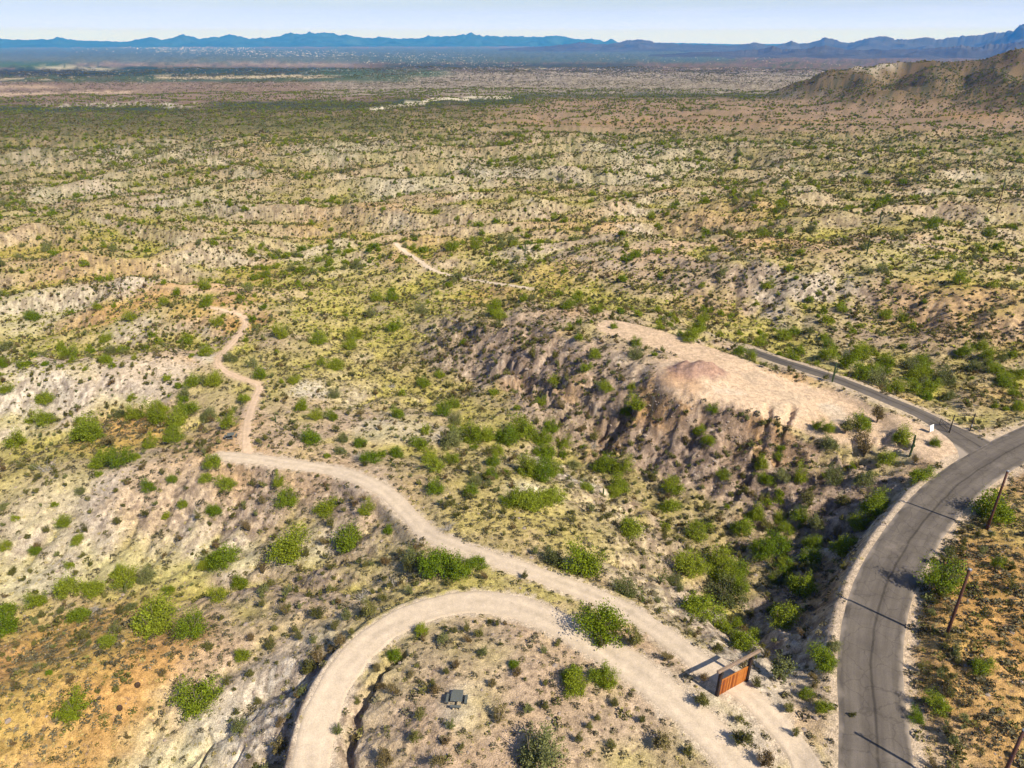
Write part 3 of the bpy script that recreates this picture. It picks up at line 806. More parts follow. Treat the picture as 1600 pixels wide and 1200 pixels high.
def strip(name, L, hw, cross, mat, lift=0.07, rough=0.35, colour=None, step=1, seed=0, sub=2, flare=0):
    P = L[::step]
    t = np.arange(0, len(P) - 1, 1 / sub); i = t.astype(int); f = (t - i)[:, None]
    P = P[i] * (1 - f) + P[np.minimum(i + 1, len(P) - 1)] * f
    if flare: hw = hw + flare * np.exp(-t / 4.5)
    d = np.gradient(P[:, :2], axis=0); d = d / (np.linalg.norm(d, axis=1)[:, None] + 1e-9)
    for _ in range(4): d[1:-1] = (d[:-2] + d[1:-1] * 2 + d[2:]) / 4
    nrm = np.stack([d[:, 1], -d[:, 0]], 1)
    along = np.concatenate([[0], np.cumsum(np.hypot(*(P[1:, :2] - P[:-1, :2]).T))])
    u = np.linspace(-1, 1, cross)
    wl_ = hw * (1 + rough * 0.5 * fbm(along / 3.1, along * 0 + 3.3, 4, seed)); wr_ = hw * (1 + rough * 0.5 * fbm(along / 3.4, along * 0 + 9.3, 4, seed + 3))
    W = np.where(u[None] < 0, wl_[:, None], wr_[:, None]) * u[None]
    X = P[:, :1] + nrm[:, :1] * W; Y = P[:, 1:2] + nrm[:, 1:2] * W
    Z = H1(X, Y).reshape(X.shape) + lift
    Z[:, 0] -= lift + 0.08; Z[:, -1] -= lift + 0.08
    col = None
    if colour is not None:
        n = fbm(X / 2.0, Y / 2.0, 4, 301)
        C = np.tile(colour, (X.size, 1)) * (1 + 0.16 * n.ravel()[:, None])
        rut = np.exp(-((np.abs(W) - hw * .42) / (hw * .16)) ** 2)
        mid_r = np.exp(-(W / (hw * .2)) ** 2)
        C = C * (1 + 0.07 * rut.ravel()[:, None] - 0.12 * (mid_r * sstep(-.2, .4, fbm(X / 5, Y / 5, 3, 311))).ravel()[:, None])
        C = C * (1 - 0.25 * sstep(.35, .7, fbm(X / .9, Y / .9, 3, 321) + .0).ravel()[:, None])
        edge = sstep(.62, 1.0, np.abs(u)[None] + 0.25 * n).ravel()[:, None]
        C = C * (1 - edge * .35) + (PINK * .92) * edge * .35
        col = np.clip(C, 0, .85)
    ob = grid_mesh(name, X, Y, Z, col)
    a = ob.data.attributes.new("across", 'FLOAT', 'POINT'); a.data.foreach_set("value", W.ravel().astype(np.float32))
    b = ob.data.attributes.new("along", 'FLOAT', 'POINT'); b.data.foreach_set("value", np.repeat(along, cross).astype(np.float32))
    ob.data.materials.append(mat); ob['kind'] = 'structure'
    return ob

def asphalt_mat():
    m, nt, p = new_mat("old_asphalt")
    g = nt.nodes.new('ShaderNodeNewGeometry'); P = g.outputs['Position']
    ac = nt.nodes.new('ShaderNodeAttribute'); ac.attribute_name = 'across'
    al = nt.nodes.new('ShaderNodeAttribute'); al.attribute_name = 'along'
    cmb = nt.nodes.new('ShaderNodeCombineXYZ')
    def mth(op, a, b=None, c=None):
        k = nt.nodes.new('ShaderNodeMath'); k.operation = op
        for i, v in enumerate((a, b, c)):
            if v is None: continue
            if isinstance(v, (int, float)): k.inputs[i].default_value = v
            else: nt.links.new(v, k.inputs[i])
        return k.outputs[0]
    nt.links.new(ac.outputs['Fac'], cmb.inputs[0]); nt.links.new(mth('MULTIPLY', al.outputs['Fac'], 0.06), cmb.inputs[1])
    long_n = noise(nt, 1.6, 5, cmb.outputs[0], .6)       # long streaks of wear
    n1 = noise(nt, .35, 5, P); n2 = noise(nt, 9, 3, P, .7)
    base = nt.nodes.new('ShaderNodeRGB'); base.outputs[0].default_value = (0.120, 0.103, 0.090, 1)
    c = mulcol(nt, base.outputs[0], maprange(nt, long_n.outputs['Fac'], .25, .75, .78, 1.25))
    c = mulcol(nt, c, maprange(nt, n1.outputs['Fac'], .3, .7, .88, 1.15))
    c = mulcol(nt, c, maprange(nt, n2.outputs['Fac'], .3, .7, .85, 1.15))
    # tar seam along the crown of the road, wandering a little
    w = noise(nt, .18, 3, P)
    off = mth('MULTIPLY', mth('SUBTRACT', w.outputs['Fac'], .5), .7)
    d = mth('ABSOLUTE', mth('SUBTRACT', ac.outputs['Fac'], mth('ADD', off, 0.15)))
    c = mulcol(nt, c, maprange(nt, d, .05, .22, .55, 1.0))
    cr = nt.nodes.new('ShaderNodeTexVoronoi'); cr.feature = 'DISTANCE_TO_EDGE'; cr.inputs['Scale'].default_value = .38
    wob = nt.nodes.new('ShaderNodeVectorMath'); wob.operation = 'ADD'; nt.links.new(P, wob.inputs[0]); nt.links.new(noise(nt, .9, 4, P).outputs['Color'], wob.inputs[1]); nt.links.new(wob.outputs[0], cr.inputs['Vector'])
    c = mulcol(nt, c, maprange(nt, cr.outputs['Distance'], .0, .03, .72, 1.0))
    lanes = mth('ABSOLUTE', mth('SUBTRACT', mth('ABSOLUTE', ac.outputs['Fac']), 1.75))
    c = mulcol(nt, c, maprange(nt, lanes, .2, 1.1, 1.12, .95))
    # dust blown from the edges
    dust = nt.nodes.new('ShaderNodeMixRGB'); dust.inputs[2].default_value = (.42, .35, .29, 1)
    e = mth('ADD', mth('ABSOLUTE', ac.outputs['Fac']), mth('MULTIPLY', n1.outputs['Fac'], 1.6))
    patch = noise(nt, .12, 5, P, .6)
    f1 = maprange(nt, e, 3.75, 4.5, 0, .75); f2 = maprange(nt, patch.outputs['Fac'], .62, .72, 0, .22)
    nt.links.new(mth('MAXIMUM', f1, f2), dust.inputs[0]); nt.links.new(c, dust.inputs[1])
    nt.links.new(dust.outputs[0], p.inputs['Base Color'])
    b = nt.nodes.new('ShaderNodeBump'); b.inputs['Strength'].default_value = .3; b.inputs['Distance'].default_value = .02
    nt.links.new(n2.outputs['Fac'], b.inputs['Height']); nt.links.new(b.outputs[0], p.inputs['Normal'])
    p.inputs['Roughness'].default_value = .92
    return m
M_ASPH = asphalt_mat()
M_TRACK = ground_mat("gravel", bump=.08, stones=.93, con=.33)
strip("road", ROAD, 3.6, 17, M_ASPH, lift=0.10, rough=0.05, seed=2)
strip("driveway", DRIVE, 1.95, 9, M_ASPH, lift=0.075, rough=0.12, seed=5, flare=7.0)
strip("gravel_track", TRACK, 1.5, 15, M_TRACK, colour=GRAVEL, seed=11)
strip("gravel_loop", LOOP, 2.1, 17, M_TRACK, lift=0.08, colour=GRAVEL * 1.02, seed=17)
strip("footpath", TRAIL, 0.9, 9, M_TRACK, lift=0.05, colour=PADC, seed=23)
strip("sandy_wash", WASH, 1.0, 9, M_TRACK, lift=0.05, colour=GRAVEL * 1.05, seed=29, rough=1.3)
print("roads", time.time() - T0)

# ------------------------------------------------------------------ mountains
def mountain(name, pts, R0, depth, mat, seed, spur=1.0):
    pts = np.array(pts, float)
    a, fy, fz = ray(pts[:, 0], pts[:, 1])
    azs = np.arctan2(a, fy); el = fz / np.hypot(a, fy)
    N = 1100; nt_ = 64
    A_ = np.linspace(azs[0], azs[-1], N); zc = H + np.interp(A_, azs, el) * R0
    zb = base_z(R0) - 6
    cn = fbm(A_ * 110, A_ * 0, 5, seed, .75) * 0.34 * (zc - zb)
    t = np.linspace(-1, 1, nt_)
    T_, AA = np.meshgrid(t, A_, indexing='ij')
    R = R0 + T_ * depth
    X = R * np.sin(AA); Y = R * np.cos(AA)
    prof = (1 - np.abs(T_)) ** 1.15
    k = np.sin(np.abs(T_) * np.pi) * spur
    sc = depth * .8
    n = ridged(X / (sc * .8), Y / (sc * .8), 4, seed + 1, .5) - .70
    Z = cn[None] * np.clip(prof, 0, 1) ** 7 + zb + (zc - zb)[None] * np.clip(prof + n * k * 1.5 * prof ** .5, -0.02, 0.98 + 0 * prof + (np.abs(T_) < .02) * 1)
    ob = grid_mesh(name, X, Y, Z, None)
    ob.data.materials.append(mat); ob['kind'] = 'structure'
    return ob
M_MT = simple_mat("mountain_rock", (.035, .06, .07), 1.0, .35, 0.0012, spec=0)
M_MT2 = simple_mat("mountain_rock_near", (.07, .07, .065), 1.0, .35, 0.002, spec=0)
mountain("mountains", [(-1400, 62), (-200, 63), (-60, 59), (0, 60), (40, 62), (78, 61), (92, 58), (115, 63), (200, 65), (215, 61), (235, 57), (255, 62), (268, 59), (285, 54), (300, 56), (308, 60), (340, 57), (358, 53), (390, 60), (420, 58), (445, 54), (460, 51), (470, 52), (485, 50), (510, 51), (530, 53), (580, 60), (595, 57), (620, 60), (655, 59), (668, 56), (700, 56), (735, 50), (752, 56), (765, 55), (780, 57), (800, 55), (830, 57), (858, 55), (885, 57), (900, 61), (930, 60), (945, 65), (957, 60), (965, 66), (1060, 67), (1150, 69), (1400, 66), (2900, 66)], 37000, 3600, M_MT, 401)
mountain("mountains_east", [(780, 76), (860, 72), (905, 66), (940, 69), (965, 66), (985, 62), (1010, 62), (1022, 66), (1060, 68), (1120, 70), (1150, 71), (1170, 68), (1182, 66), (1200, 71), (1212, 71), (1228, 66), (1237, 63), (1250, 68), (1265, 67), (1290, 58), (1305, 62), (1325, 67), (1350, 60), (1370, 57), (1395, 60), (1420, 60), (1450, 58), (1470, 60), (1500, 57), (1545, 51), (1570, 50), (1600, 38), (1700, 36), (1900, 36), (2900, 40)], 20000, 2900, M_MT2, 431)
mountain("foothills", [(1010, 87), (1080, 82), (1140, 80), (1190, 76), (1206, 72), (1222, 77), (1260, 76), (1290, 70), (1320, 77), (1400, 77), (1440, 76), (1480, 74), (1502, 69), (1520, 73), (1560, 68), (1600, 62), (1700, 58), (2500, 56)], 12500, 1800, M_MT2, 461)

# ------------------------------------------------------------------ far town: pale houses on the valley side, a mass of specks
def town():
    bm_v, bm_f, mi = [], [], []
    r_ = np.random.default_rng(77)
    spans = [(190, 400, 70, 80, 260), (240, 560, 74, 88, 380), (390, 760, 80, 96, 330), (560, 830, 92, 104, 240), (100, 280, 72, 82, 40), (900, 1300, 85, 100, 60), (1100, 1500, 96, 106, 20)]
    for x0, x1, y0, y1, cnt in spans:
        for _ in range(cnt):
            px = r_.uniform(x0, x1); f = (px - x0) / (x1 - x0); py = y0 + (y1 - y0) * np.clip(r_.normal(.35 + .4 * f, .2), 0, 1)
            dx, dy, dz = ray(px, py); lo, hi = 1000, 40000
            for _k in range(30):
                m = (lo + hi) / 2
                if H + dz * m / math.hypot(dx, dy) < base_z(m): hi = m
                else: lo = m
            R = lo; t = R / math.hypot(dx, dy); x, y = dx * t, dy * t
            z = float(near_h(x, y))
            s = R / 1111 * r_.uniform(.35, .8); w, dpt, h = s * r_.uniform(1, 1.8), s, s * .32
            a = r_.uniform(0, 3.14); ca, sa = math.cos(a), math.sin(a)
            b = len(bm_v)
            for zz in (z - 3, z + h):
                for u, v in ((-1, -1), (1, -1), (1, 1), (-1, 1)):
                    bm_v.append((x + (u * w * ca - v * dpt * sa) / 2, y + (u * w * sa + v * dpt * ca) / 2, zz))
            for u in (-1, 1):
                bm_v.append((x + u * w * ca / 2, y + u * w * sa / 2, z + h * 1.4))
            bm_f += [(b, b+1, b+5, b+4), (b+1, b+2, b+6, b+5), (b+2, b+3, b+7, b+6), (b+3, b, b+4, b+7), (b+4, b+5, b+9, b+8), (b+6, b+7, b+8, b+9), (b+5, b+6, b+9), (b+7, b+4, b+8)]
    me = bpy.data.meshes.new("distant_town"); me.from_pydata(bm_v, [], bm_f); me.update()
    o = bpy.data.objects.new("distant_town", me); COL.objects.link(o); o['kind'] = 'stuff'
    o['label'] = "pale houses of a distant town scattered below the blue mountains"; o['category'] = 'houses'
    me.materials.append(simple_mat("pale_render", (.8, .78, .74), .8, .1))
town()
print("mountains and town", time.time() - T0)

# ------------------------------------------------------------------ plants
M_GREEN = leaf_mat("palo_verde_leaf", (.125, .185, .014), (.25, .29, .03))
M_OLIVE = leaf_mat("creosote_leaf", (.085, .085, .026), (.19, .18, .055), .2)
M_GREY = leaf_mat("bursage_leaf", (.085, .075, .045), (.17, .15, .09), .1)
M_LIME = leaf_mat("lime_leaf", (.16, .21, .015), (.26, .29, .03))
M_SAGE = leaf_mat("sage_leaf", (.13, .145, .05), (.20, .21, .08), .2)
M_RUSSET = leaf_mat("russet_twigs", (.14, .095, .045), (.17, .14, .06), .1)
M_STRAW = leaf_mat("dry_grass", (.36, .29, .12), (.47, .40, .17), .2)
M_STEM = simple_mat("bark", (.17, .14, .09), .9)
M_DEAD = simple_mat("dead_wood", (.34, .31, .28), .9)

def leaf_cloud(r_, P, size, up=0.3, aspect=1.0):
    """small four-cornered leaves at points P"""
    n = len(P)
    a = r_.normal(size=(n, 3)); a[:, 2] = a[:, 2] * .8 + up; a /= np.linalg.norm(a, axis=1)[:, None]
    b = r_.normal(size=(n, 3)); b -= a * (a * b).sum(1)[:, None]; b /= np.linalg.norm(b, axis=1)[:, None]
    s = (size * r_.uniform(.6, 1.4, n))[:, None]
    q = np.stack([P - a * s - b * s * .35 * aspect, P - a * s * .2 + b * s * .6 * aspect, P + a * s + b * s * .1, P + a * s * .1 - b * s * .6 * aspect], 1)
    return q

def crown_points(r_, kind, ns, nl, hr):
    """leaf positions along arching sprays that rise from the root; width 1, height hr"""
    out = []
    lean = r_.normal(0, .2, 2)
    lobes = r_.uniform(0, 2 * math.pi, 5); la_ = r_.uniform(.5, 1.15, 5)
    for _ in range(ns):
        th = r_.uniform(0, 2 * math.pi)
        k = la_[np.argmin(np.abs(np.angle(np.exp(1j * (lobes - th)))))]
        el = math.acos(r_.uniform(0.0, 1)) if kind != 'vase' else r_.uniform(.15, 1.05)   # angle from vertical
        R = k * r_.uniform(.72, 1.08)
        tip = np.array([math.sin(el) * math.cos(th) * .5 * R, math.sin(el) * math.sin(th) * .5 * R, hr * (0.15 + 0.85 * math.cos(el)) * R])
        tip[:2] += lean * tip[2]
        t = r_.uniform(.35, 1.0, nl) ** .7
        base = np.array([0, 0, 0.02])
        mid = tip * .5; mid[2] += hr * .16 * math.sin(el)
        tt = t[:, None]
        P = base * (1 - tt) ** 2 + 2 * tt * (1 - tt) * mid + tip * tt ** 2
        P += r_.normal(0, 0.024 + .012 * (kind == 'dome'), (nl, 3)) * (0.4 + tt)
        P[:, 2] = np.maximum(P[:, 2], 0.015)
        out.append(P)
    return np.concatenate(out)

def mesh_from_quads(name, q, mat, r_, stems=None, stem_mat=None):
    v = q.reshape(-1, 3); n = len(q)
    f = np.arange(n * 4).reshape(n, 4)
    verts = v.tolist(); faces = f.tolist(); mi = [0] * n
    tint = r_.random(n).tolist()
    if stems:
        b = len(verts)
        for sv, sf in stems:
            verts += sv; faces += [[i + b for i in g] for g in sf]; mi += [1] * len(sf); tint += [.5] * len(sf); b = len(verts)
    me = bpy.data.meshes.new(name); me.from_pydata(verts, [], faces); me.update()
    me.materials.append(mat)
    if stem_mat: me.materials.append(stem_mat)
    me.polygons.foreach_set("material_index", mi)
    a = me.attributes.new("tint", 'FLOAT', 'FACE'); a.data.foreach_set("value", tint)
    return me

def tube(pts, radii, sides=5):
    V, Fc = [], []
    pts = [Vector(p) for p in pts]
    for i, p in enumerate(pts):
        d = (pts[min(i + 1, len(pts) - 1)] - pts[max(i - 1, 0)]).normalized()
        u = d.orthogonal().normalized(); w = d.cross(u)
        for k in range(sides):
            a = 2 * math.pi * k / sides
            V.append(tuple(p + (u * math.cos(a) + w * math.sin(a)) * radii[i]))
    for i in range(len(pts) - 1):
        for k in range(sides):
            a, b = i * sides + k, i * sides + (k + 1) % sides
            Fc.append([a, b, b + sides, a + sides])
    Fc.append(list(range(sides))[::-1]); Fc.append([(len(pts) - 1) * sides + k for k in range(sides)])
    return V, Fc

def stems_for(r_, hr, n, thick):
    out = []
    for _ in range(n):
        th = r_.uniform(0, 6.28); el = r_.uniform(.15, .95); R = r_.uniform(.6, .85)
        tip = Vector((math.sin(el) * math.cos(th) * .5 * R, math.sin(el) * math.sin(th) * .5 * R, hr * math.cos(el) * R))
        mid = tip * .5 + Vector((r_.normal(0, .03), r_.normal(0, .03), hr * .1))
        out.append(tube([(0, 0, -.05), mid * .5, mid, tip], [thick, thick * .8, thick * .55, thick * .2], 4))
    return out

def species(name, mats, kind, hr, specs, seed):
    """a list of levels of detail, each a list of (foliage mesh, stem mesh or None)"""
    lods = []
    for li, (nvar, ns, nl, size, nst) in enumerate(specs):
        L = []
        for v in range(nvar):
            r_ = np.random.default_rng(seed + li * 50 + v)
            h = hr * r_.uniform(.85, 1.15)
            mat = mats[v % len(mats)]
            q = leaf_cloud(r_, crown_points(r_, kind, ns, nl, h), size)
            st = stems_for(r_, h, nst, .016) if nst else None
            fo = mesh_from_quads(name + "_foliage", q, mat, r_)
            sm = None
            if st:
                verts, faces = [], []
                for sv, sf in st:
                    b = len(verts); verts += sv; faces += [[i + b for i in g] for g in sf]
                sm = bpy.data.meshes.new(name + "_stem"); sm.from_pydata(verts, [], faces); sm.materials.append(M_STEM)
            L.append((fo, sm))
        lods.append(L)
    return lods
PALO = species("palo_verde", [M_GREEN, M_LIME, M_GREEN, M_SAGE, M_GREEN, M_LIME], 'dome', .82, [(7, 120, 44, .0175, 10), (6, 64, 24, .031, 0), (4, 30, 9, .07, 0)], 1000)
CREO = species("creosote", [M_OLIVE, M_RUSSET, M_OLIVE, M_SAGE], 'vase', .8, [(6, 60, 30, .021, 9), (5, 34, 15, .042, 0), (4, 16, 7, .09, 0)], 2000)
def tuft_meshes(name, mat, n, nq, size, seed, hr=.5):
    out = []
    for v in range(n):
        r_ = np.random.default_rng(seed + v)
        th = r_.uniform(0, 6.28, nq); el = np.arccos(r_.uniform(0, 1, nq)); R = .5 * r_.uniform(.55, 1.0, nq)
        P = np.stack([R * np.sin(el) * np.cos(th), R * np.sin(el) * np.sin(th), hr * 2 * R * np.cos(el) + .02], 1)
        out.append(mesh_from_quads(name, leaf_cloud(r_, P, size), mat, r_))
    return out
TUFT = tuft_meshes("bursage_foliage", M_GREY, 4, 34, .13, 3000)
TUFTL = tuft_meshes("bursage_far_foliage", M_GREY, 3, 9, .26, 3100)
GRASS = tuft_meshes("grass_blades", M_STRAW, 3, 26, .15, 3200, .45)
M_YG = leaf_mat("yellow_green_grass", (.24, .25, .04), (.36, .34, .08), .2)
DGRASS = tuft_meshes("distant_grass_blades", M_YG, 3, 9, .26, 3400, .4)
TUFTG = tuft_meshes("green_tuft_foliage", M_OLIVE, 3, 30, .13, 3300)
def rock_mesh(seed):
    r_ = np.random.default_rng(seed); bm = bmesh.new(); bmesh.ops.create_icosphere(bm, subdivisions=1, radius=.5)
    for v in bm.verts:
        v.co *= r_.uniform(.7, 1.2); v.co.z *= .65
    me = bpy.data.meshes.new("rock"); bm.to_mesh(me); bm.free(); me.materials.append(M_ROCK); return me
M_ROCK = simple_mat("stone", (.30, .24, .20), .9, .4, 1.5)
ROCKS = [rock_mesh(50 + i) for i in range(5)]

KEEP = []
for a_, b_, c_ in ((714, 1096, 2.4), (714, 1112, 1.6), (361, 684, 1.8), (1143, 1075, 2.2), (1120, 1075, 1.7), (1165, 1060, 1.7), (1150, 1085, 2.0), (1105, 1040, 2.2), (1454, 680, 1.5), (1500, 676, 2.5), (1475, 670, 2.0)):
    x_, y_ = ground_hit([a_], [b_], near_h); KEEP.append((x_[0], y_[0], c_))
ALLP = [(ROAD, 3.6), (DRIVE, 2.1), (TRACK, 1.5), (LOOP, 2.1), (TRAIL, .8), (WASH, .7), (PAD, 4.6), (PAD2, 8.0)]
def clear_of_paths(x, y, margin):
    ok = np.ones(len(x), bool)
    mg = np.asarray(margin) + np.zeros(len(x))
    for L, w_ in ALLP:
        d, _, _ = dist_path(L, x, y, w_ + 4)
        ok &= d > w_ + mg
    dm = np.hypot(x - mx_[0], y - my_[0]); ok &= dm > 5.5
    for qx, qy, qr in KEEP: ok &= np.hypot(x - qx, y - qy) > qr
    return ok

def blob_field(kind, x, y, grow=1.0):
    L = BLOBS[kind]
    bx, by = ground_hit([q[0] for q in L], [q[1] for q in L], gp)
    o = np.zeros(len(x))
    for (a, b, rad, s), X, Y in zip(L, bx, by):
        o = np.maximum(o, s * sstep(1.4, .6, np.hypot(x - X, y - Y) / (rad * 1.1 * grow)))
    return o

# plants read off the photograph one by one: pixel of the foot, width in pixels
GREEN_PX = """6 796 18;27 812 16;87 790 16;127 771 20;102 822 28;119 850 24;8 858 26;60 864 24;236 768 27;273 752 20;287 792 22;257 810 18;335 728 36;323 750 28;360 763 36;337 802 30;435 760 26;454 790 46;
450 868 78;346 880 55;320 886 30;62 944 42;112 925 52;146 926 46;200 914 50;224 908 36;182 900 30;125 966 38;4 990 55;10 960 50;237 987 76;306 994 56;167 1008 38;340 938 36;379 916 36;204 950 24;381 1028 30;308 1112 80;112 1120 58;
510 800 46;544 855 60;571 804 34;604 832 22;685 735 38;685 770 38;769 725 30;746 758 26;794 790 38;837 790 62;860 782 50;862 742 44;692 893 70;725 898 55;750 884 40;660 990 32;615 1028 30;802 1040 24;900 1080 58;892 1060 46;935 1060 44;833 1192 98;
821 738 44;845 750 46;819 788 50;956 776 28;983 832 52;917 893 78;869 880 44;979 932 48;940 992 88;950 1072 46;1087 895 62;1121 886 60;1133 940 70;1092 958 75;1158 1010 58;1067 890 40;1250 925 58;1217 975 56;1154 830 42;1179 810 38;1087 842 46;1187 870 48;1225 862 50;1262 878 46;
1285 1108 32;1292 1040 50;1254 1088 26;1556 812 80;1472 926 74;1471 1112 46;1433 1128 30;1362 798 58;1342 825 42;1433 750 46;1312 866 40;1298 1012 28;1287 1046 36;11 612 26;70 628 36;297 604 30;
192 650 26;215 654 34;250 660 42;277 664 46;297 644 42;322 655 34;354 668 38;130 686 62;150 684 42;272 690 40;234 700 32;155 730 44;187 729 42;25 696 44;492 692 44;535 708 26;539 690 24;582 720 36;622 715 26;700 695 44;735 690 44;760 688 44;790 690 48;625 652 32;665 604 24;690 590 20;710 636 28;712 663 28;522 656 26;470 640 30;495 655 26;460 598 24;525 578 32;408 590 28;
825 684 50;852 715 46;845 690 40;837 748 32;895 730 30;937 735 44;970 738 36;915 578 24;847 634 24;867 600 24;950 612 26;985 608 20;997 640 34;975 648 30;1115 645 26;1090 678 26;1105 694 28;807 640 18;917 766 28;1055 768 32;1130 748 26;1275 670 24;1292 674 26;1402 692 46;1457 696 22;
1345 754 42;1305 754 42;1250 754 36;1227 750 30;1200 754 32;1215 718 24;1220 702 18;1175 808 26;1365 802 52;1280 824 36;1187 866 36;1150 900 50;1075 533 34;995 560 32;930 558 26;960 513 16;207 500 24;255 476 22;320 479 30;320 556 28;365 564 28;57 500 26;1050 765 38;1042 795 36;1122 905 50;1160 925 44;
785 500 28;770 492 24;615 515 30;555 530 30;545 545 26;590 470 26;660 490 26;1150 555 26;1170 562 24;1290 560 36;1320 575 40;1350 590 44;1375 605 44;1400 612 40;1340 560 40;1385 570 36;1450 610 34;1480 600 40;1560 585 34;1590 640 30;1440 570 34;1500 555 30;1540 560 30;1350 672 44;1300 700 34"""
OLIVE_PX = """75 832 20;44 842 18;230 808 24;310 812 22;410 788 22;187 819 22;421 918 26;412 896 22;329 1016 30;423 1014 30;448 957 28;412 948 22;483 1050 46;500 1040 36;392 1056 28;375 1144 46;437 1176 52;406 1100 22;520 825 30;512 850 26;627 868 22;604 884 26;579 962 48;500 966 40;448 960 26;533 1008 36;
423 1016 26;479 1054 36;652 1044 16;698 1053 22;713 1044 22;596 1074 28;621 1084 30;750 996 28;735 1004 22;754 1025 26;769 1074 24;825 1114 30;779 1130 42;658 1126 36;646 1158 42;692 1162 26;687 1190 40;604 1196 52;529 1146 28;992 1008 46;1046 1030 30;1121 1016 32;1217 1062 66;1183 1076 28;1233 1112 36;1096 1100 46;1154 1162 56;1033 1166 56;1192 1196 50;962 1104 26;933 1125 24;904 1162 26;958 1170 26;1004 1128 26;
172 696 38;1320 677 40;1370 660 38;1350 712 50;1310 794 38;1262 794 38;1200 830 36;930 690 30;880 640 24;830 560 26;940 1010 24;1100 1065 26;1010 945 18;1480 870 24;1455 880 22;1500 860 22;640 895 30;670 905 26;480 870 24;390 830 22;590 1050 26;560 1100 24;640 1060 20;850 1020 20;920 1140 24;870 1010 20;1240 1150 26;1270 1060 24;1330 1120 20;60 860 26;20 900 26;190 960 22;230 940 22;180 985 24;270 960 22;430 985 22;470 1000 24;550 990 22;520 1020 24;490 1005 22;640 930 26;700 915 22;600 940 26;760 905 22;820 905 20"""
def parse(s):
    return np.array([[float(v) for v in t.split()] for t in s.replace("\n", "").split(";") if t.strip()])
def lift_px(A_):
    x, y = ground_hit(A_[:, 0], A_[:, 1], near_h, 1500)
    z = near_h(x, y)
    _, _, d = project(x, y, z)
    return x, y, z, A_[:, 2] * d / F_PX, d
gX = lift_px(parse(GREEN_PX)); oX = lift_px(parse(OLIVE_PX))
def verge():
    r_ = np.random.default_rng(88); px, py, _ = project(ROAD[:, 0], ROAD[:, 1], ROAD[:, 2])
    d = np.gradient(ROAD[:, :2], axis=0); d /= np.linalg.norm(d, axis=1)[:, None]
    X, Y, W = [], [], []
    for i in range(0, len(ROAD), 1):
        if not (790 < py[i] < 1290): continue
        for _k in range(2):
            if r_.random() > .5: continue
            o = r_.uniform(4.7, 7.4 + 1.2 * (py[i] > 980)); X.append(ROAD[i, 0] + d[i, 1] * o); Y.append(ROAD[i, 1] - d[i, 0] * o); W.append(r_.uniform(1.0, 2.0))
    X, Y, W = map(np.array, (X, Y, W)); z = near_h(X, Y)
    return X, Y, z, W, project(X, Y, z)[2]
vX = verge()
oX = tuple(np.concatenate([a, b]) for a, b in zip(oX, vX))

def sample(rmin, rmax, n, seed):
    r_ = np.random.default_rng(seed)
    r = np.sqrt(r_.uniform(rmin ** 2, rmax ** 2, n)); a = r_.uniform(-math.radians(53), math.radians(53), n)
    return r * np.sin(a), r * np.cos(a), r_
AREA = lambda a, b: (b * b - a * a) * math.radians(53)

def fields(x, y):
    s = bilin(SLOPE, GX[0], GY[0], CS, x, y); c = bilin(CONC, GX[0], GY[0], CS, x, y); l = bilin(LACC, GX[0], GY[0], CS, x, y)
    return s, c, l
def green_density(x, y, s, c, l):
    n = fbm(x / 30, y / 30, 3, 501); n2 = fbm(x / 110, y / 110, 2, 503)
    ch = sstep(3.6, 5.2, l + .5 * n) * sstep(-.3, .9, c)
    r = np.hypot(x, y)
    k = 0.009 + 0.19 * ch * (0.5 + 1.1 * sstep(-.25, .35, n + n2)) + .04 * sstep(.0, .45, n2 + n) * sstep(.5, .25, s)
    th = np.zeros(len(x))
    for X, Y, rad in THICK: th = np.maximum(th, sstep(1.3, .6, np.hypot(x - X, y - Y) / rad))
    return k * np.interp(r, [0, 120, 170, 260], [.14, .2, .5, 1.0]) + .075 * th
def olive_density(x, y, s, c, l):
    n = fbm(x / 22, y / 22, 3, 511)
    r = np.hypot(x, y)
    return (0.05 + 0.13 * sstep(-.15, .5, n)) * np.interp(r, [0, 100, 200, 300], [1.35, 1.25, 1.1, 1.2]) + .34 * blob_field('brown', x, y)

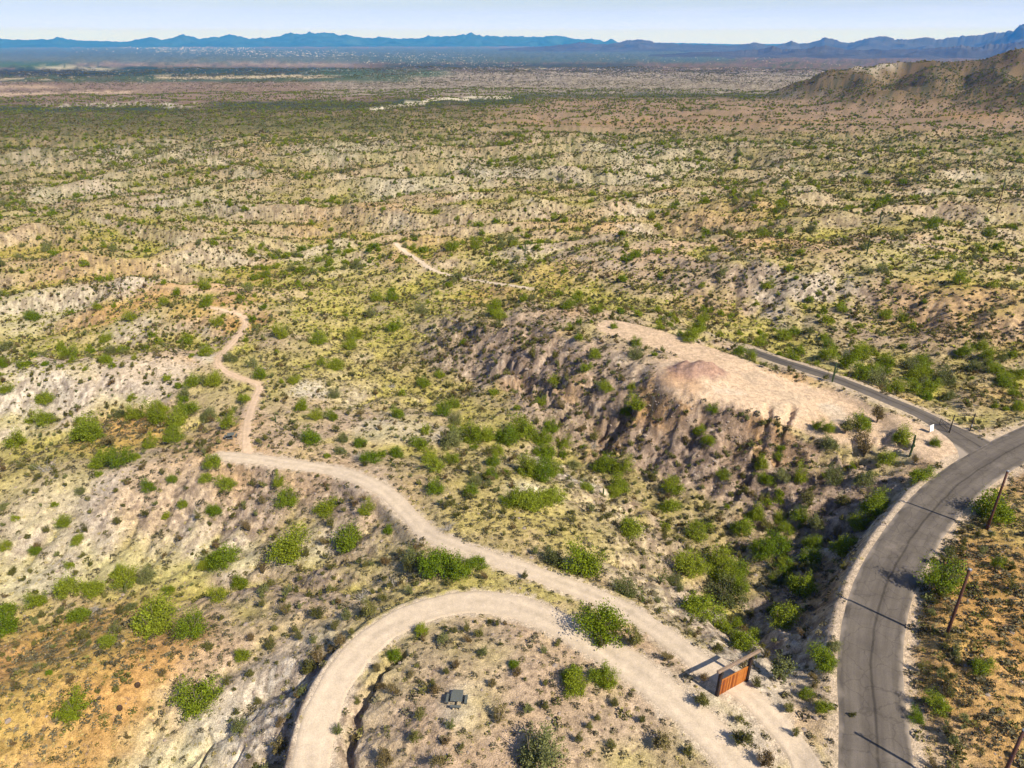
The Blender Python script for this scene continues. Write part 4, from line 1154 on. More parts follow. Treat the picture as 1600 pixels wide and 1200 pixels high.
_T = [(1093, 888, 4.5), (1128, 912, 4.5), (1105, 945, 3.5), (1155, 940, 5), (1240, 870, 7), (1280, 745, 9), (1345, 715, 6), (850, 700, 5), (825, 685, 5), (1340, 575, 9), (1430, 600, 10), (1250, 815, 6), (1080, 840, 5), (1060, 780, 4), (960, 745, 5), (1350, 800, 4), (1570, 580, 9), (1205, 925, 5), (1235, 965, 4), (1300, 860, 4), (1180, 800, 5), (1130, 980, 5), (60, 930, 5), (230, 650, 5), (720, 690, 5)]
THICK = []
for a_, b_, c_ in _T:
    x_, y_ = ground_hit([a_], [b_], near_h); THICK.append((x_[0], y_[0], c_))
P_green = []; P_olive = []
tiers = [(26, 230, 1), (230, 700, 2)]
for rmin, rmax, sd in tiers:
    for dens, store, mx, off in ((green_density, P_green, .24, 0), (olive_density, P_olive, .5, 10)):
        nn = int(AREA(rmin, rmax) * mx)
        x, y, r_ = sample(rmin, rmax, nn, 600 + sd + off)
        s, c, l = fields(x, y)
        keep = r_.random(nn) < dens(x, y, s, c, l) / mx
        x, y = x[keep], y[keep]
        keep = clear_of_paths(x, y, .9); x, y = x[keep], y[keep]
        # keep clear of the plants already placed
        hx = np.concatenate([gX[0], oX[0]]); hy = np.concatenate([gX[1], oX[1]]); hw = np.concatenate([gX[3], oX[3]])
        near = np.hypot(x, y) < 260
        idx = np.nonzero(near)[0]
        dmin = (np.hypot(x[idx][:, None] - hx, y[idx][:, None] - hy) - hw * .5).min(1) if len(idx) else np.zeros(0)
        good = np.ones(len(x), bool); good[idx[dmin < .5]] = False
        x, y = x[good], y[good]
        if store is P_green: w = np.clip(r_.lognormal(math.log(2.5), .38, len(x)), 1.1, 5.5)
        else: w = np.clip(r_.lognormal(math.log(1.35), .3, len(x)), .7, 2.6)
        z = near_h(x, y)
        store.append((x, y, z, w, project(x, y, z)[2]))
cat5 = lambda *T: tuple(np.concatenate([t[k] for t in T]) for k in range(5))
n_hand_g, n_hand_o = len(gX[0]), len(oX[0])
green = cat5(gX, *P_green); olive = cat5(oX, *P_olive)
print("plants placed", len(green[0]), len(olive[0]), time.time() - T0)

def in_view(P, m=20):
    px, py, d = project(P[0], P[1], P[2] + .5)
    return (px > -m) & (px < 1600 + m) & (py > 0) & (py < 1200 + m), px, py
def split(P, nhand, n=300):
    vis, px, py = in_view(P, 0)
    app = P[3] / P[4] * vis
    app[:nhand] += 100 * vis[:nhand]
    order = np.argsort(-app)
    ind = order[:n]; rest = order[n:]
    return ind, rest, px, py

AREAS = [  # landmark areas of the picture: anchor pixel, phrase
 (60, 600, "on the pale ridge left of the footpath bend"), (200, 590, "on the pale ridge crest left of the footpath"), (240, 655, "in the green hollow left of the footpath"), (130, 690, "in the hollow left of the small picnic table"), (25, 700, "in the yellow hollow at the far left"),
 (340, 670, "beside the small picnic table"), (330, 760, "just below the start of the gravel track"), (120, 780, "high on the cracked pale slope"), (250, 790, "in the middle of the cracked pale slope"), (60, 855, "low on the cracked pale slope at left"), (110, 930, "in the gully above the orange hill"), (230, 905, "in the gully under the cracked slope"),
 (10, 980, "beside the orange hill at the left edge"), (270, 990, "on the bank above the orange hill"), (120, 1110, "on the orange hill"), (320, 1110, "on the white bank at the bottom left"), (440, 770, "under the first bend of the gravel track"), (560, 810, "in the dip inside the gravel track bend"), (450, 870, "on the slope end below the track dip"), (380, 920, "on the slope west of the loop track"),
 (470, 970, "on the slope above the loop track"), (400, 1040, "on the pale bank west of the loop track"), (430, 1150, "at the bottom beside the loop track"), (590, 900, "between the gravel track and the loop"), (720, 890, "in the strip where track and loop draw near"), (620, 960, "on the outer bank of the loop top"), (600, 1060, "beside the dark ditch inside the loop"), (720, 1020, "north of the picnic table knoll"),
 (660, 1140, "south-west of the large picnic table"), (820, 1060, "east of the large picnic table"), (790, 1160, "south of the large picnic table"), (910, 1060, "on the east shoulder of the table knoll"), (950, 1130, "inside the loop near its right arm"), (960, 990, "on the wedge between track and loop"), (1050, 1040, "beside the track before the board fence"), (1050, 1160, "along the right arm of the loop"),
 (1150, 1160, "in front of the wooden board fence"), (1230, 1070, "between the board fence and the road"), (1280, 1110, "on the road bank south of the board fence"), (1280, 1040, "on the road bank east of the board fence"), (1160, 1005, "behind the wooden board fence"), (1200, 970, "on the ravine flank behind the board fence"), (1110, 930, "on the ravine floor behind the board fence"), (1000, 920, "beside the ocotillos along the track"),
 (890, 880, "on the yellow bank above the track"), (1100, 870, "in the shaded ravine floor thicket"), (1220, 860, "in the side gully below the road"), (1180, 810, "on the brown spur within the ravine"), (970, 820, "on the yellow spur beside the ravine"), (830, 780, "in the green clump on the yellow spur"), (700, 750, "beside the gravel track bend"), (770, 725, "on top of the yellow spur"),
 (590, 710, "in the swale behind the gravel track"), (500, 690, "on the flat right of the footpath"), (740, 685, "in the green line crossing the yellow spur"), (490, 640, "on the slope under the yellow knoll"), (470, 590, "on the yellow knoll"), (630, 640, "on the grassy slope west of the ravine"), (700, 600, "on the ravine floor at its middle"), (850, 700, "along the foot of the yellow spur"),
 (950, 740, "on the ravine floor under the cliff"), (860, 620, "among the small cliffs of the ravine"), (960, 610, "at the left end of the bulldozed pad"), (980, 545, "on the brown flat beyond the spoil mound"), (1040, 770, "on the rock below the bulldozed pad"), (1100, 680, "on the rocky slope under the pad"), (1220, 710, "beside the orange gully under the pad"), (1280, 750, "in the upper side gully below the driveway"),
 (1300, 670, "on the south rim of the bulldozed pad"), (1380, 680, "beside the saguaro above the road"), (1440, 690, "by the white sign and entrance gate"), (1350, 800, "on the bank just left of the road"), (1350, 730, "at the head of the shaded side gully"), (1300, 860, "on the orange cut left of the road"), (1430, 760, "on the inside of the road bend"), (1470, 920, "on the right verge by the nearest whole pole"), (1550, 800, "on the right verge by the upper pole"),
 (1410, 1040, "on the verge below the middle utility pole"), (1420, 1100, "on the lower verge right of the road"), (1450, 1180, "on the verge at the bottom edge"), (1425, 960, "on the verge below the roadside green bush"),
 (1445, 860, "on the verge between two green roadside bushes"), (1490, 850, "on the bank above the road between two poles"), (1480, 1120, "on the right verge at the bottom"), (1560, 1050, "on the orange flat right of the road"), (1560, 640, "behind the entrance gate"), (1340, 580, "in the green draw behind the driveway"), (1450, 590, "in the green draw at the right"), (1560, 570, "in the green draw at the right edge"), (1180, 550, "at the far end of the driveway"), (1080, 530, "behind the far tip of the pad"), (800, 500, "on the ridge leading to the ravine head"),
 (600, 520, "in the head of the ravine"), (540, 470, "along the wash beyond the ravine head"), (350, 550, "beside the footpath's upper bend"), (300, 480, "on the orange ridge round the footpath"), (180, 500, "on the slope below the dead saguaro"), (60, 500, "in the far left valley"), (60, 550, "in the yellow valley behind the pale ridge"), (200, 540, "in the valley below the footpath bend"),
 (80, 430, "on the far left ridges"), (250, 420, "beyond the dead saguaro"), (420, 440, "on the flat beyond the footpath"), (450, 520, "on the yellow slope right of the footpath"), (640, 440, "beside the sandy wash"), (760, 400, "beyond the sandy wash"), (720, 470, "on the ridge behind the ravine head"), (900, 440, "in the swale behind the middle ridge"), (1000, 480, "in the swale beyond the pad"),
 (1150, 470, "on the brown ridge behind the pad"), (1300, 500, "on the brown hillside behind the driveway"), (1450, 500, "on the right brown hillside"), (1570, 480, "on the brown hillside at the right edge"), (1100, 400, "on the crest of the far brown ridge"), (1350, 400, "on the ridge line at the right"), (1550, 400, "on the far ridges at the right edge"), (600, 360, "on the ridges beyond the wash"), (300, 360, "on the left middle distance ridges"), (1000, 350, "on the middle distance ridges"),
]
AX = np.array([(a[0], a[1]) for a in AREAS], float)
ORD = ["leftmost", "second", "third", "fourth", "fifth", "sixth", "seventh", "eighth", "ninth", "tenth", "eleventh", "twelfth", "thirteenth", "fourteenth", "fifteenth", "sixteenth", "seventeenth", "eighteenth", "nineteenth", "twentieth"]
def area_of(px, py):
    return np.argmin(np.hypot(px[:, None] - AX[:, 0], (py[:, None] - AX[:, 1]) * 1.7), 1)

def put_individuals(P, ind, px, py, lods, name, part, cat, words, group):
    ar = area_of(px[ind], py[ind])
    lab = {}
    for a in np.unique(ar):
        mem = ind[ar == a]; mem = mem[np.argsort(px[mem])]
        for k, i in enumerate(mem):
            if len(mem) == 1: t = f"only {words} {AREAS[a][2]}"
            elif k == 0: t = f"leftmost {words} {AREAS[a][2]}"
            elif k == len(mem) - 1: t = f"rightmost {words} {AREAS[a][2]}"
            else: t = f"{ORD[min(k, 19)]} {words} from the left {AREAS[a][2]}"
            lab[i] = t
    r_ = random.Random(9)
    for i in ind:
        i = int(i)
        app = P[3][i] / P[4][i] * F_PX
        lod = 0 if app > 19 else 1
        fo, sm = r_.choice(lods[lod])
        w = float(P[3][i]); hs = w * r_.uniform(.85, 1.15)
        if sm is not None:
            root = bpy.data.objects.new(name, None); root.empty_display_size = .3
            c1 = bpy.data.objects.new("crown", fo); c2 = bpy.data.objects.new("stem", sm)
            for c in (c1, c2): c.parent = root; COL.objects.link(c)
        else:
            root = bpy.data.objects.new(name, fo)
        root.location = (float(P[0][i]), float(P[1][i]), float(P[2][i]) - .03 * w)
        root.rotation_euler = (0, 0, r_.uniform(0, 6.28)); root.scale = (w, w * r_.uniform(.85, 1.1), hs)
        root['label'] = lab[i]; root['category'] = cat; root['group'] = group
        COL.objects.link(root)

gi, gr, gpx, gpy = split(green, n_hand_g); oi, orr, opx, opy = split(olive, n_hand_o)
put_individuals(green, gi, gpx, gpy, PALO, "palo_verde_bush", "crown", "bush", "bright green bush", "bright green palo verde bushes on the desert slopes")
put_individuals(olive, oi, opx, opy, CREO, "creosote_bush", "crown", "shrub", "dark olive shrub", "dark olive creosote shrubs on the desert slopes")
print("individual plants", time.time() - T0)

# ---- uncountable plants: geometry-node scatter
def scatter(name, x, y, z, s, sz, protos, label, cat, seed):
    r_ = np.random.default_rng(seed); n = len(x)
    me = bpy.data.meshes.new(name); me.vertices.add(n)
    me.vertices.foreach_set("co", np.stack([x, y, z], 1).astype(np.float32).ravel())
    def at(nm, ty, v):
        a = me.attributes.new(nm, ty, 'POINT'); a.data.foreach_set("vector" if ty == 'FLOAT_VECTOR' else "value", v.ravel())
    at("scl", 'FLOAT_VECTOR', np.stack([s, s * r_.uniform(.85, 1.15, n), sz], 1).astype(np.float32))
    at("rot", 'FLOAT_VECTOR', np.stack([r_.normal(0, .06, n), r_.normal(0, .06, n), r_.uniform(0, 6.28, n)], 1).astype(np.float32))
    at("idx", 'INT', r_.integers(0, len(protos), n).astype(np.int32))
    col = bpy.data.collections.new(name + "_kinds")
    for k, m in enumerate(protos):
        o = bpy.data.objects.new(f"{name}_kind", m); col.objects.link(o)
    ng = bpy.data.node_groups.new(name + "_scatter", 'GeometryNodeTree')
    ng.interface.new_socket("Geometry", in_out='INPUT', socket_type='NodeSocketGeometry'); ng.interface.new_socket("Geometry", in_out='OUTPUT', socket_type='NodeSocketGeometry')
    N = ng.nodes; L = ng.links
    gi_ = N.new('NodeGroupInput'); go = N.new('NodeGroupOutput'); iop = N.new('GeometryNodeInstanceOnPoints'); ci = N.new('GeometryNodeCollectionInfo')
    ci.inputs['Collection'].default_value = col; ci.inputs['Separate Children'].default_value = True; ci.inputs['Reset Children'].default_value = True
    def na(nm, ty):
        q = N.new('GeometryNodeInputNamedAttribute'); q.data_type = ty; q.inputs['Name'].default_value = nm; return q.outputs['Attribute']
    m2p = N.new('GeometryNodeMeshToPoints')
    L.new(gi_.outputs[0], m2p.inputs[0]); L.new(m2p.outputs[0], iop.inputs['Points']); L.new(ci.outputs[0], iop.inputs['Instance'])
    iop.inputs['Pick Instance'].default_value = True
    L.new(na("idx", 'INT'), iop.inputs['Instance Index'])
    e2r = N.new('FunctionNodeEulerToRotation'); L.new(na("rot", 'FLOAT_VECTOR'), e2r.inputs[0]); L.new(e2r.outputs[0], iop.inputs['Rotation'])
    L.new(na("scl", 'FLOAT_VECTOR'), iop.inputs['Scale'])
    L.new(iop.outputs[0], go.inputs[0])
    ob = bpy.data.objects.new(name, me); COL.objects.link(ob)
    md = ob.modifiers.new("scatter", 'NODES'); md.node_group = ng
    ob['kind'] = 'stuff'; ob['label'] = label; ob['category'] = cat
    for m in {m.materials[0] for m in protos}: me.materials.append(m)
    return ob

def take(P, idx): return tuple(p[idx] for p in P)
for P, rest, lods, nm, lb, ct, sd in ((green, gr, PALO, "palo_verde_thicket", "bright green bushes dotting the desert hills into the distance", "bushes", 1), (olive, orr, CREO, "creosote_scrub", "dark olive scrub dotting the desert hills into the distance", "scrub", 2)):
    Q = take(P, rest)
    vis, _, _ = in_view(Q, 220); Q = take(Q, np.nonzero(vis)[0])
    app = Q[3] / Q[4] * F_PX
    for lod, m in ((1, app > 9), (2, app <= 9)):
        q = take(Q, np.nonzero(m)[0])
        if len(q[0]):
            scatter(nm if lod == 1 else "far_" + nm, q[0], q[1], q[2] - .05, q[3], q[3], [a for a, b in lods[lod]], lb if lod == 1 else lb.replace("into the distance", "far away"), ct, sd * 10 + lod)
print("rest of shrubs", time.time() - T0)

# small tufts, grass and stones
def sprinkle(rmin, rmax, maxd, dens, seed, margin=.25):
    n = int(AREA(rmin, rmax) * maxd)
    x, y, r_ = sample(rmin, rmax, n, seed)
    s, c, l = fields(x, y)
    keep = r_.random(n) < dens(x, y, s, c, l) / maxd
    x, y = x[keep], y[keep]
    z0 = bilin(G, GX[0], GY[0], CS, x, y); px, py, _ = project(x, y, z0)
    k = (px > -150) & (px < 1750) & (py < 1350); x, y = x[k], y[k]
    k = clear_of_paths(x, y, margin + .9 * (fbm(x / 5, y / 5, 2, 9))); x, y = x[k], y[k]
    return x, y, near_h(x, y), r_
def d_tuft(x, y, s, c, l):
    o = blob_field('orange', x, y); yl = blob_field('yellow', x, y); w = blob_field('white', x, y)
    n = fbm(x / 12, y / 12, 2, 521)
    return np.clip((.42 + .30 * n + .45 * o + .35 * yl - .20 * w + .5 * blob_field('brown', x, y)) * (1 - .4 * sstep(.25, .6, s)) * 1.75, .28, 1.7)
x, y, z, r_ = sprinkle(26, 200, 1.7, d_tuft, 700)
w = np.clip(r_.lognormal(math.log(.50), .42, len(x)), .2, 1.5)
w *= 1 + .35 * blob_field('orange', x, y)
k = r_.random(len(x)) < .80
scatter("bursage_tufts", x[k], y[k], z[k] - .03, w[k], w[k] * .9, TUFT, "small grey brown bursage tufts peppering the near slopes", "tufts", 31)
k = ~k
scatter("green_tufts", x[k], y[k], z[k] - .03, w[k] * 1.2, w[k] * 1.1, TUFTG, "small green tufts among the grey ones on near slopes", "tufts", 32)
print("tufts", len(x), time.time() - T0)
x, y, z, r_ = sprinkle(200, 650, .55, lambda x, y, s, c, l: np.interp(np.hypot(x, y), [200, 650], [.50, .20]) * (.75 + .6 * fbm(x / 15, y / 15, 2, 5)), 710, .2)
w = np.clip(r_.lognormal(math.log(.95), .3, len(x)), .5, 1.8)
scatter("distant_tufts", x, y, z - .05, w, w * .8, TUFTL + [m for m, _ in CREO[2]], "small scrub tufts speckling the distant ridges", "tufts", 33)
print("far tufts", len(x), time.time() - T0)
def d_grass(x, y, s, c, l):
    return .95 * blob_field('yellow', x, y) + .25 * sstep(-.2, .6, c) + 0.30 * sstep(.6, .2, s)
x, y, z, r_ = sprinkle(26, 190, .95, d_grass, 720, .1)
w = np.clip(r_.lognormal(math.log(.42), .3, len(x)), .2, .9)
scatter("dry_grass", x, y, z - .02, w, w * .7, GRASS, "straw yellow dry grass clumps on the gentle slopes", "grass", 34)
x, y, z, r_ = sprinkle(185, 560, .7, lambda x, y, s, c, l: (.12 + .38 * sstep(-.1, .7, c + fbm(x / 25, y / 25, 2, 8)) + .3 * blob_field('yellow', x, y)) * sstep(.6, .25, s) * np.interp(np.hypot(x, y), [185, 520], [1.25, .7]), 725, .2)
w = np.clip(r_.lognormal(math.log(.95), .3, len(x)), .5, 1.8)
scatter("distant_grass", x, y, z - .05, w, w * .6, DGRASS, "yellow green grass filling the swales between the ridges", "grass", 41)
def d_rock(x, y, s, c, l):
    b = blob_field('brown', x, y)
    return .12 + .45 * b + .35 * sstep(.4, .8, s)
x, y, z, r_ = sprinkle(26, 170, .6, d_rock, 730, -.1)
w = np.clip(r_.lognormal(math.log(.26), .5, len(x)), .1, 1.3)
scatter("stones", x, y, z, w, w, ROCKS, "loose brown stones strewn over the steep slopes", "stones", 35)
# far shrubs beyond the modelled badlands, up to the brown hills
x, y, r_ = sample(640, 1900, 75000, 740)
z = near_h(x, y)
px, py, _ = project(x, y, z); k = (px > -50) & (px < 1650) & (perlin(x / 90, y / 40, 9) + .5 * perlin(x / 30, y / 15, 19) > -.25); x, y, z = x[k], y[k], z[k]
w = np.clip(r_.lognormal(math.log(3.0), .3, len(x)), 1.5, 6)
scatter("far_plain_shrubs", x, y, z - .1, w, w * .8, [m for m, _ in PALO[2]] + [m for m, _ in CREO[2]], "shrubs dotting the plain beyond the ridges", "shrubs", 36)
# scrub between the ridges and the plain
x, y, r_ = sample(430, 1250, 190000, 750)
n_ = fbm(x / 70, y / 60, 3, 19); k = r_.random(len(x)) < np.clip(.62 + 1.3 * n_, .08, 1); x, y = x[k], y[k]
z = near_h(x, y); px, py, _ = project(x, y, z); k = (px > -60) & (px < 1660) & ~((px > 760) & (py < 205)); x, y, z = x[k], y[k], z[k]
w = np.clip(r_.lognormal(math.log(1.5), .35, len(x)), .8, 3.2)
scatter("ridge_scrub", x, y, z - .1, w, w * .8, [m for m, _ in CREO[2]] + [PALO[2][3][0]] + TUFTL[:1], "fine scrub thickening on the far low ridges", "scrub", 37)
# brush on the dark hills at the right
x, y, r_ = sample(950, 1900, 90000, 760)
k = x > 350; x, y = x[k], y[k]; z = near_h(x, y); k = z - base_z(np.hypot(x, y)) > 9; x, y, z = x[k], y[k], z[k]
n_ = fbm(x / 60, y / 60, 3, 29); k = r_.random(len(x)) < np.clip(.34 + 1.3 * n_, .04, 1); x, y, z = x[k], y[k], z[k]
w = np.clip(r_.lognormal(math.log(2.7), .35, len(x)), 1.5, 6)
scatter("hill_brush", x, y, z - .2, w, w * .8, [m for m, _ in CREO[2]] + [PALO[2][3][0]], "dark brush covering the brown hills at right", "brush", 38)
# trees and pale outcrops on the far plain
x, y, r_ = sample(1500, 5200, 90000, 770)
n_ = fbm(x / 260, y / 700, 3, 39); k = (r_.random(len(x)) < np.clip(.5 + 1.4 * n_, .05, 1)); x, y = x[k], y[k]
z = near_h(x, y); px, py, d_ = project(x, y, z); k = (px > -40) & (px < 1640) & (z - base_z(np.hypot(x, y)) < 25); x, y, z, d_ = x[k], y[k], z[k], d_[k]
w = d_ / F_PX * r_.uniform(1.2, 2.6, len(x))
scatter("valley_scrub", x, y, z - .3, w * 1.6, w * .7, [m for m, _ in CREO[2]], "dark scrub scattered over the far valley plain", "scrub", 39)
M_CHALK = simple_mat("pale_outcrop", (.56, .50, .43), 1.0, .2, .05, spec=0)
def outcrop(seed):
    m = rock_mesh(seed).copy(); m.materials.clear(); m.materials.append(M_CHALK); return m
x, y, r_ = sample(1500, 5200, 60000, 780)
z = near_h(x, y); px, py, d_ = project(x, y, z); n_ = fbm(x / 200, y / 500, 3, 49)
k = (px > -40) & (px < 1300) & (r_.random(len(x)) < np.clip(.05 + 1.3 * n_ + .35 * sstep(450, 700, px) * sstep(150, 140, py), 0, .8)) & (z - base_z(np.hypot(x, y)) < 20)
x, y, z, d_ = x[k], y[k], z[k], d_[k]; w = d_ / F_PX * r_.uniform(1.0, 2.4, len(x))
scatter("pale_outcrops", x, y, z - .3 * w * .3, w * 1.8, w * .55, [outcrop(70 + i) for i in range(3)], "pale eroded outcrops speckling the far valley plain", "outcrops", 40)
print("scatter done", time.time() - T0)

# ------------------------------------------------------------------ things people built
def mesh_obj(name, V, Fc, mat, parent=None, smooth=False):
    me = bpy.data.meshes.new(name); me.from_pydata([tuple(v) for v in V], [], Fc); me.update()
    bm = bmesh.new(); bm.from_mesh(me); bmesh.ops.recalc_face_normals(bm, faces=bm.faces); bm.to_mesh(me); bm.free()
    if smooth: me.polygons.foreach_set("use_smooth", [True] * len(me.polygons))
    me.materials.append(mat)
    o = bpy.data.objects.new(name, me); COL.objects.link(o)
    if parent is not None: o.parent = parent
    return o

def box(c, size, rz=0.0, bev=0.012, rx=0.0, ry=0.0):
    bm = bmesh.new(); bmesh.ops.create_cube(bm, size=1)
    for v in bm.verts: v.co = Vector((v.co.x * size[0], v.co.y * size[1], v.co.z * size[2]))
    if bev: bmesh.ops.bevel(bm, geom=bm.edges[:], offset=min(bev, min(size) * .3), segments=1, affect='EDGES')
    M = Matrix.Translation(c) @ Matrix.Rotation(rz, 4, 'Z') @ Matrix.Rotation(ry, 4, 'Y') @ Matrix.Rotation(rx, 4, 'X')
    V = [tuple(M @ v.co) for v in bm.verts]; Fc = [[v.index for v in f.verts] for f in bm.faces]
    bm.free(); return V, Fc

def join(*parts):
    V, Fc = [], []
    for v, f in parts:
        b = len(V); V += v; Fc += [[i + b for i in g] for g in f]
    return V, Fc

def empty(name, loc, label, cat, group=None, rz=0.0):
    o = bpy.data.objects.new(name, None); o.location = loc; o.rotation_euler = (0, 0, rz); o.empty_display_size = .5
    o['label'] = label; o['category'] = cat
    if group: o['group'] = group
    COL.objects.link(o); return o

def tagm(o, label, cat, group=None):
    o['label'] = label; o['category'] = cat
    if group: o['group'] = group
    return o

def ground_px(px, py):
    x, y = ground_hit([px], [py], near_h, 2000); return float(x[0]), float(y[0]), float(near_h(x, y)[0])

M_POST = simple_mat("dark_post", (.030, .017, .012), .7, .3, 6, stretch=(3, 3, .4))
M_BEAM = simple_mat("weathered_beam", (.22, .155, .11), .85, .35, 5, stretch=(.3, 3, 3))
M_PLANKS = [simple_mat("stained_plank", c, .7, .35, 5, stretch=(6, 6, .5)) for c in ((.33, .10, .016), (.25, .065, .010), (.40, .14, .025), (.16, .04, .008))]
M_POLE = simple_mat("creosoted_pole", (.085, .035, .020), .85, .35, 4, stretch=(4, 4, .3))
M_STEEL = simple_mat("galvanised", (.35, .36, .37), .5, .15, 8, metal=.4)
M_IRON = simple_mat("dark_iron", (.025, .022, .022), .6, .2, 8)
M_TABLE = simple_mat("grey_table_boards", (.105, .115, .11), .7, .2, 5)
M_TABLE_D = simple_mat("dark_table_frame", (.035, .035, .033), .7, .2, 5)
M_SIGN = simple_mat("white_board", (.78, .78, .76), .6, .06, 3)

def utility_pole(px, py, h, label, lean=0.0):
    x, y, z = ground_px(px, py)
    e = empty("utility_pole", (x, y, z - .4), label, "pole", "utility poles along the road")
    e.rotation_euler = (0, lean, .3)
    V, Fc = tube([(0, 0, 0), (0, 0, h * .33), (0.01, 0, h * .66), (0, 0, h + .4)], [.20, .18, .16, .135], 14)
    mesh_obj("shaft", V, Fc, M_POLE, e, True)
    V, Fc = tube([(0, 0, h + .40), (0, 0, h + .50), (0, 0, h + .56)], [.16, .16, .05], 12)
    mesh_obj("cap", V, Fc, M_STEEL, e)
    V, Fc = tube([(0.13, 0, h + .05), (.30, 0, h + .05), (.30, 0, h + .25), (.30, 0, h + .42)], [.03, .03, .075, .04], 8)
    mesh_obj("insulator", V, Fc, M_STEEL, e)
    V, Fc = box((0, .18, h * .30), (.12, .02, .3)); mesh_obj("number_plate", V, Fc, M_STEEL, e)
    return e
utility_pole(1478, 995, 10.0, "bare dark utility pole on the orange flat, middle one right of the road")
utility_pole(1542, 827, 9.9, "bare dark utility pole behind the green bush at the upper road bend")
utility_pole(1547, 1258, 10.0, "bare dark utility pole whose top alone shows at bottom right corner")
utility_pole(1557, 332, 10.5, "thin distant utility pole on the far ridges at the right")

# wooden board fence with posts and a log beam above
def board_fence():
    ax_, ay_, az_ = ground_px(1120, 1087); bx_, by_, bz_ = ground_px(1166, 1063)
    z = min(az_, bz_); L = math.hypot(bx_ - ax_, by_ - ay_); rz = math.atan2(by_ - ay_, bx_ - ax_)
    e = empty("board_fence", (ax_, ay_, z), "orange brown plank fence between two dark posts under a raised log beam", "fence", rz=rz)
    e.rotation_euler = (0, -math.atan2(bz_ - az_, L) * .5, rz)
    for xx in (0, L):
        V, Fc = box((xx, 0, 1.70), (.34, .34, 4.0), 0, .03); mesh_obj("post", V, Fc, M_POST, e)
    V, Fc = box((L / 2 + .32, 0, 3.92), (L + 1.9, .36, .34), 0, .08); mesh_obj("beam", V, Fc, M_BEAM, e)
    for xx in (0, L):
        V, Fc = box((xx, -.24, 3.62), (.30, .03, .34), 0, .005); mesh_obj("bracket", V, Fc, M_IRON, e)
    n_ = 21; w_ = (L - .36) / n_; cache = []
    r_ = random.Random(4)
    for k in range(4):
        V, Fc = box((0, 0, 0), (w_ - .014, .035, 2.12 + .015 * k), 0, .006)
        me = bpy.data.meshes.new("plank"); me.from_pydata(V, [], Fc); me.materials.append(M_PLANKS[k]); cache.append(me)
    for i in range(n_):
        o = bpy.data.objects.new("plank", cache[r_.choice([0, 0, 1, 1, 2, 2, 3])]); o.parent = e
        o.location = (.18 + w_ * (i + .5), r_.uniform(-.012, .012), 1.12 + r_.uniform(-.02, .03)); o.rotation_euler = (0, 0, r_.uniform(-.05, .05)); COL.objects.link(o)
    for zz in (.42, 1.9):
        V, Fc = box((L / 2, .075, zz), (L - .34, .06, .12)); mesh_obj("rail", V, Fc, M_POST, e)
    V, Fc = box((L / 2, .02, 2.25), (L - .34, .14, .05)); mesh_obj("cap_rail", V, Fc, M_PLANKS[2], e)
board_fence()

def entrance_gate():
    a = ground_px(1483, 677); b = ground_px(1515, 674); c = ground_px(1467, 665)
    L = math.hypot(b[0] - a[0], b[1] - a[1]); rz = math.atan2(b[1] - a[1], b[0] - a[0])
    e = empty("entrance_gate", a, "dark iron entrance gate frame over the driveway with its leaf standing open", "gate", rz=rz)
    for xx in (0, L):
        V, Fc = tube([(xx, 0, -.4), (xx, 0, 3.7)], [.09, .09], 8); mesh_obj("post", V, Fc, M_IRON, e)
    V, Fc = tube([(-.15, 0, 3.45), (L + .15, 0, 3.45)], [.07, .07], 8); mesh_obj("crossbar", V, Fc, M_IRON, e)
    pts = [(L * t, 0, 3.5 + .42 * math.sin(math.pi * t)) for t in np.linspace(.22, .78, 9)]
    V, Fc = join(tube(pts, [.045] * 9, 6), *[box((L * t, 0, 3.5 + .21 * math.sin(math.pi * t)), (.06, .04, .42 * math.sin(math.pi * t) - .02)) for t in (.3, .4, .5, .6, .7)])
    mesh_obj("arch", V, Fc, M_IRON, e)
    R = Matrix.Rotation(-rz, 4, 'Z'); q = R @ Vector((c[0] - a[0], c[1] - a[1], 0)); q.z = max(-.2, min(.4, c[2] - a[2]))
    top = Vector((0, 0, 1.55)); u = q.normalized()
    p0 = u * .12 + Vector((0, 0, .2)); p1 = q + Vector((0, 0, .25)); p2 = q + Vector((0, 0, 1.5)); p3 = u * .12 + Vector((0, 0, 1.5))
    parts = [tube([p0, p1], [.045, .045], 6), tube([p1, p2], [.045, .045], 6), tube([p3, p2], [.045, .045], 6), tube([p0, p3], [.045, .045], 6), tube([p0, p2], [.03, .03], 6), tube([(p0 + p3) / 2, (p1 + p2) / 2], [.03, .03], 6)]
    V, Fc = join(*parts); mesh_obj("gate_leaf", V, Fc, M_IRON, e)
    V, Fc = box((L - .05, -.14, 1.3), (.22, .16, .34)); mesh_obj("keypad_box", V, Fc, M_STEEL, e)
entrance_gate()

def white_sign():
    x, y, z = ground_px(1454, 676)
    e = empty("sign_board", (x, y, z), "small white board on legs beside the entrance driveway", "sign", rz=math.radians(28))
    V, Fc = box((0, 0, .95), (1.0, .05, 1.25), rx=-.2); mesh_obj("panel", V, Fc, M_SIGN, e)
    for s in (-1, 1):
        V, Fc = box((.36 * s, .12, .35), (.07, .07, .95)); mesh_obj("leg", V, Fc, M_IRON, e)
white_sign()

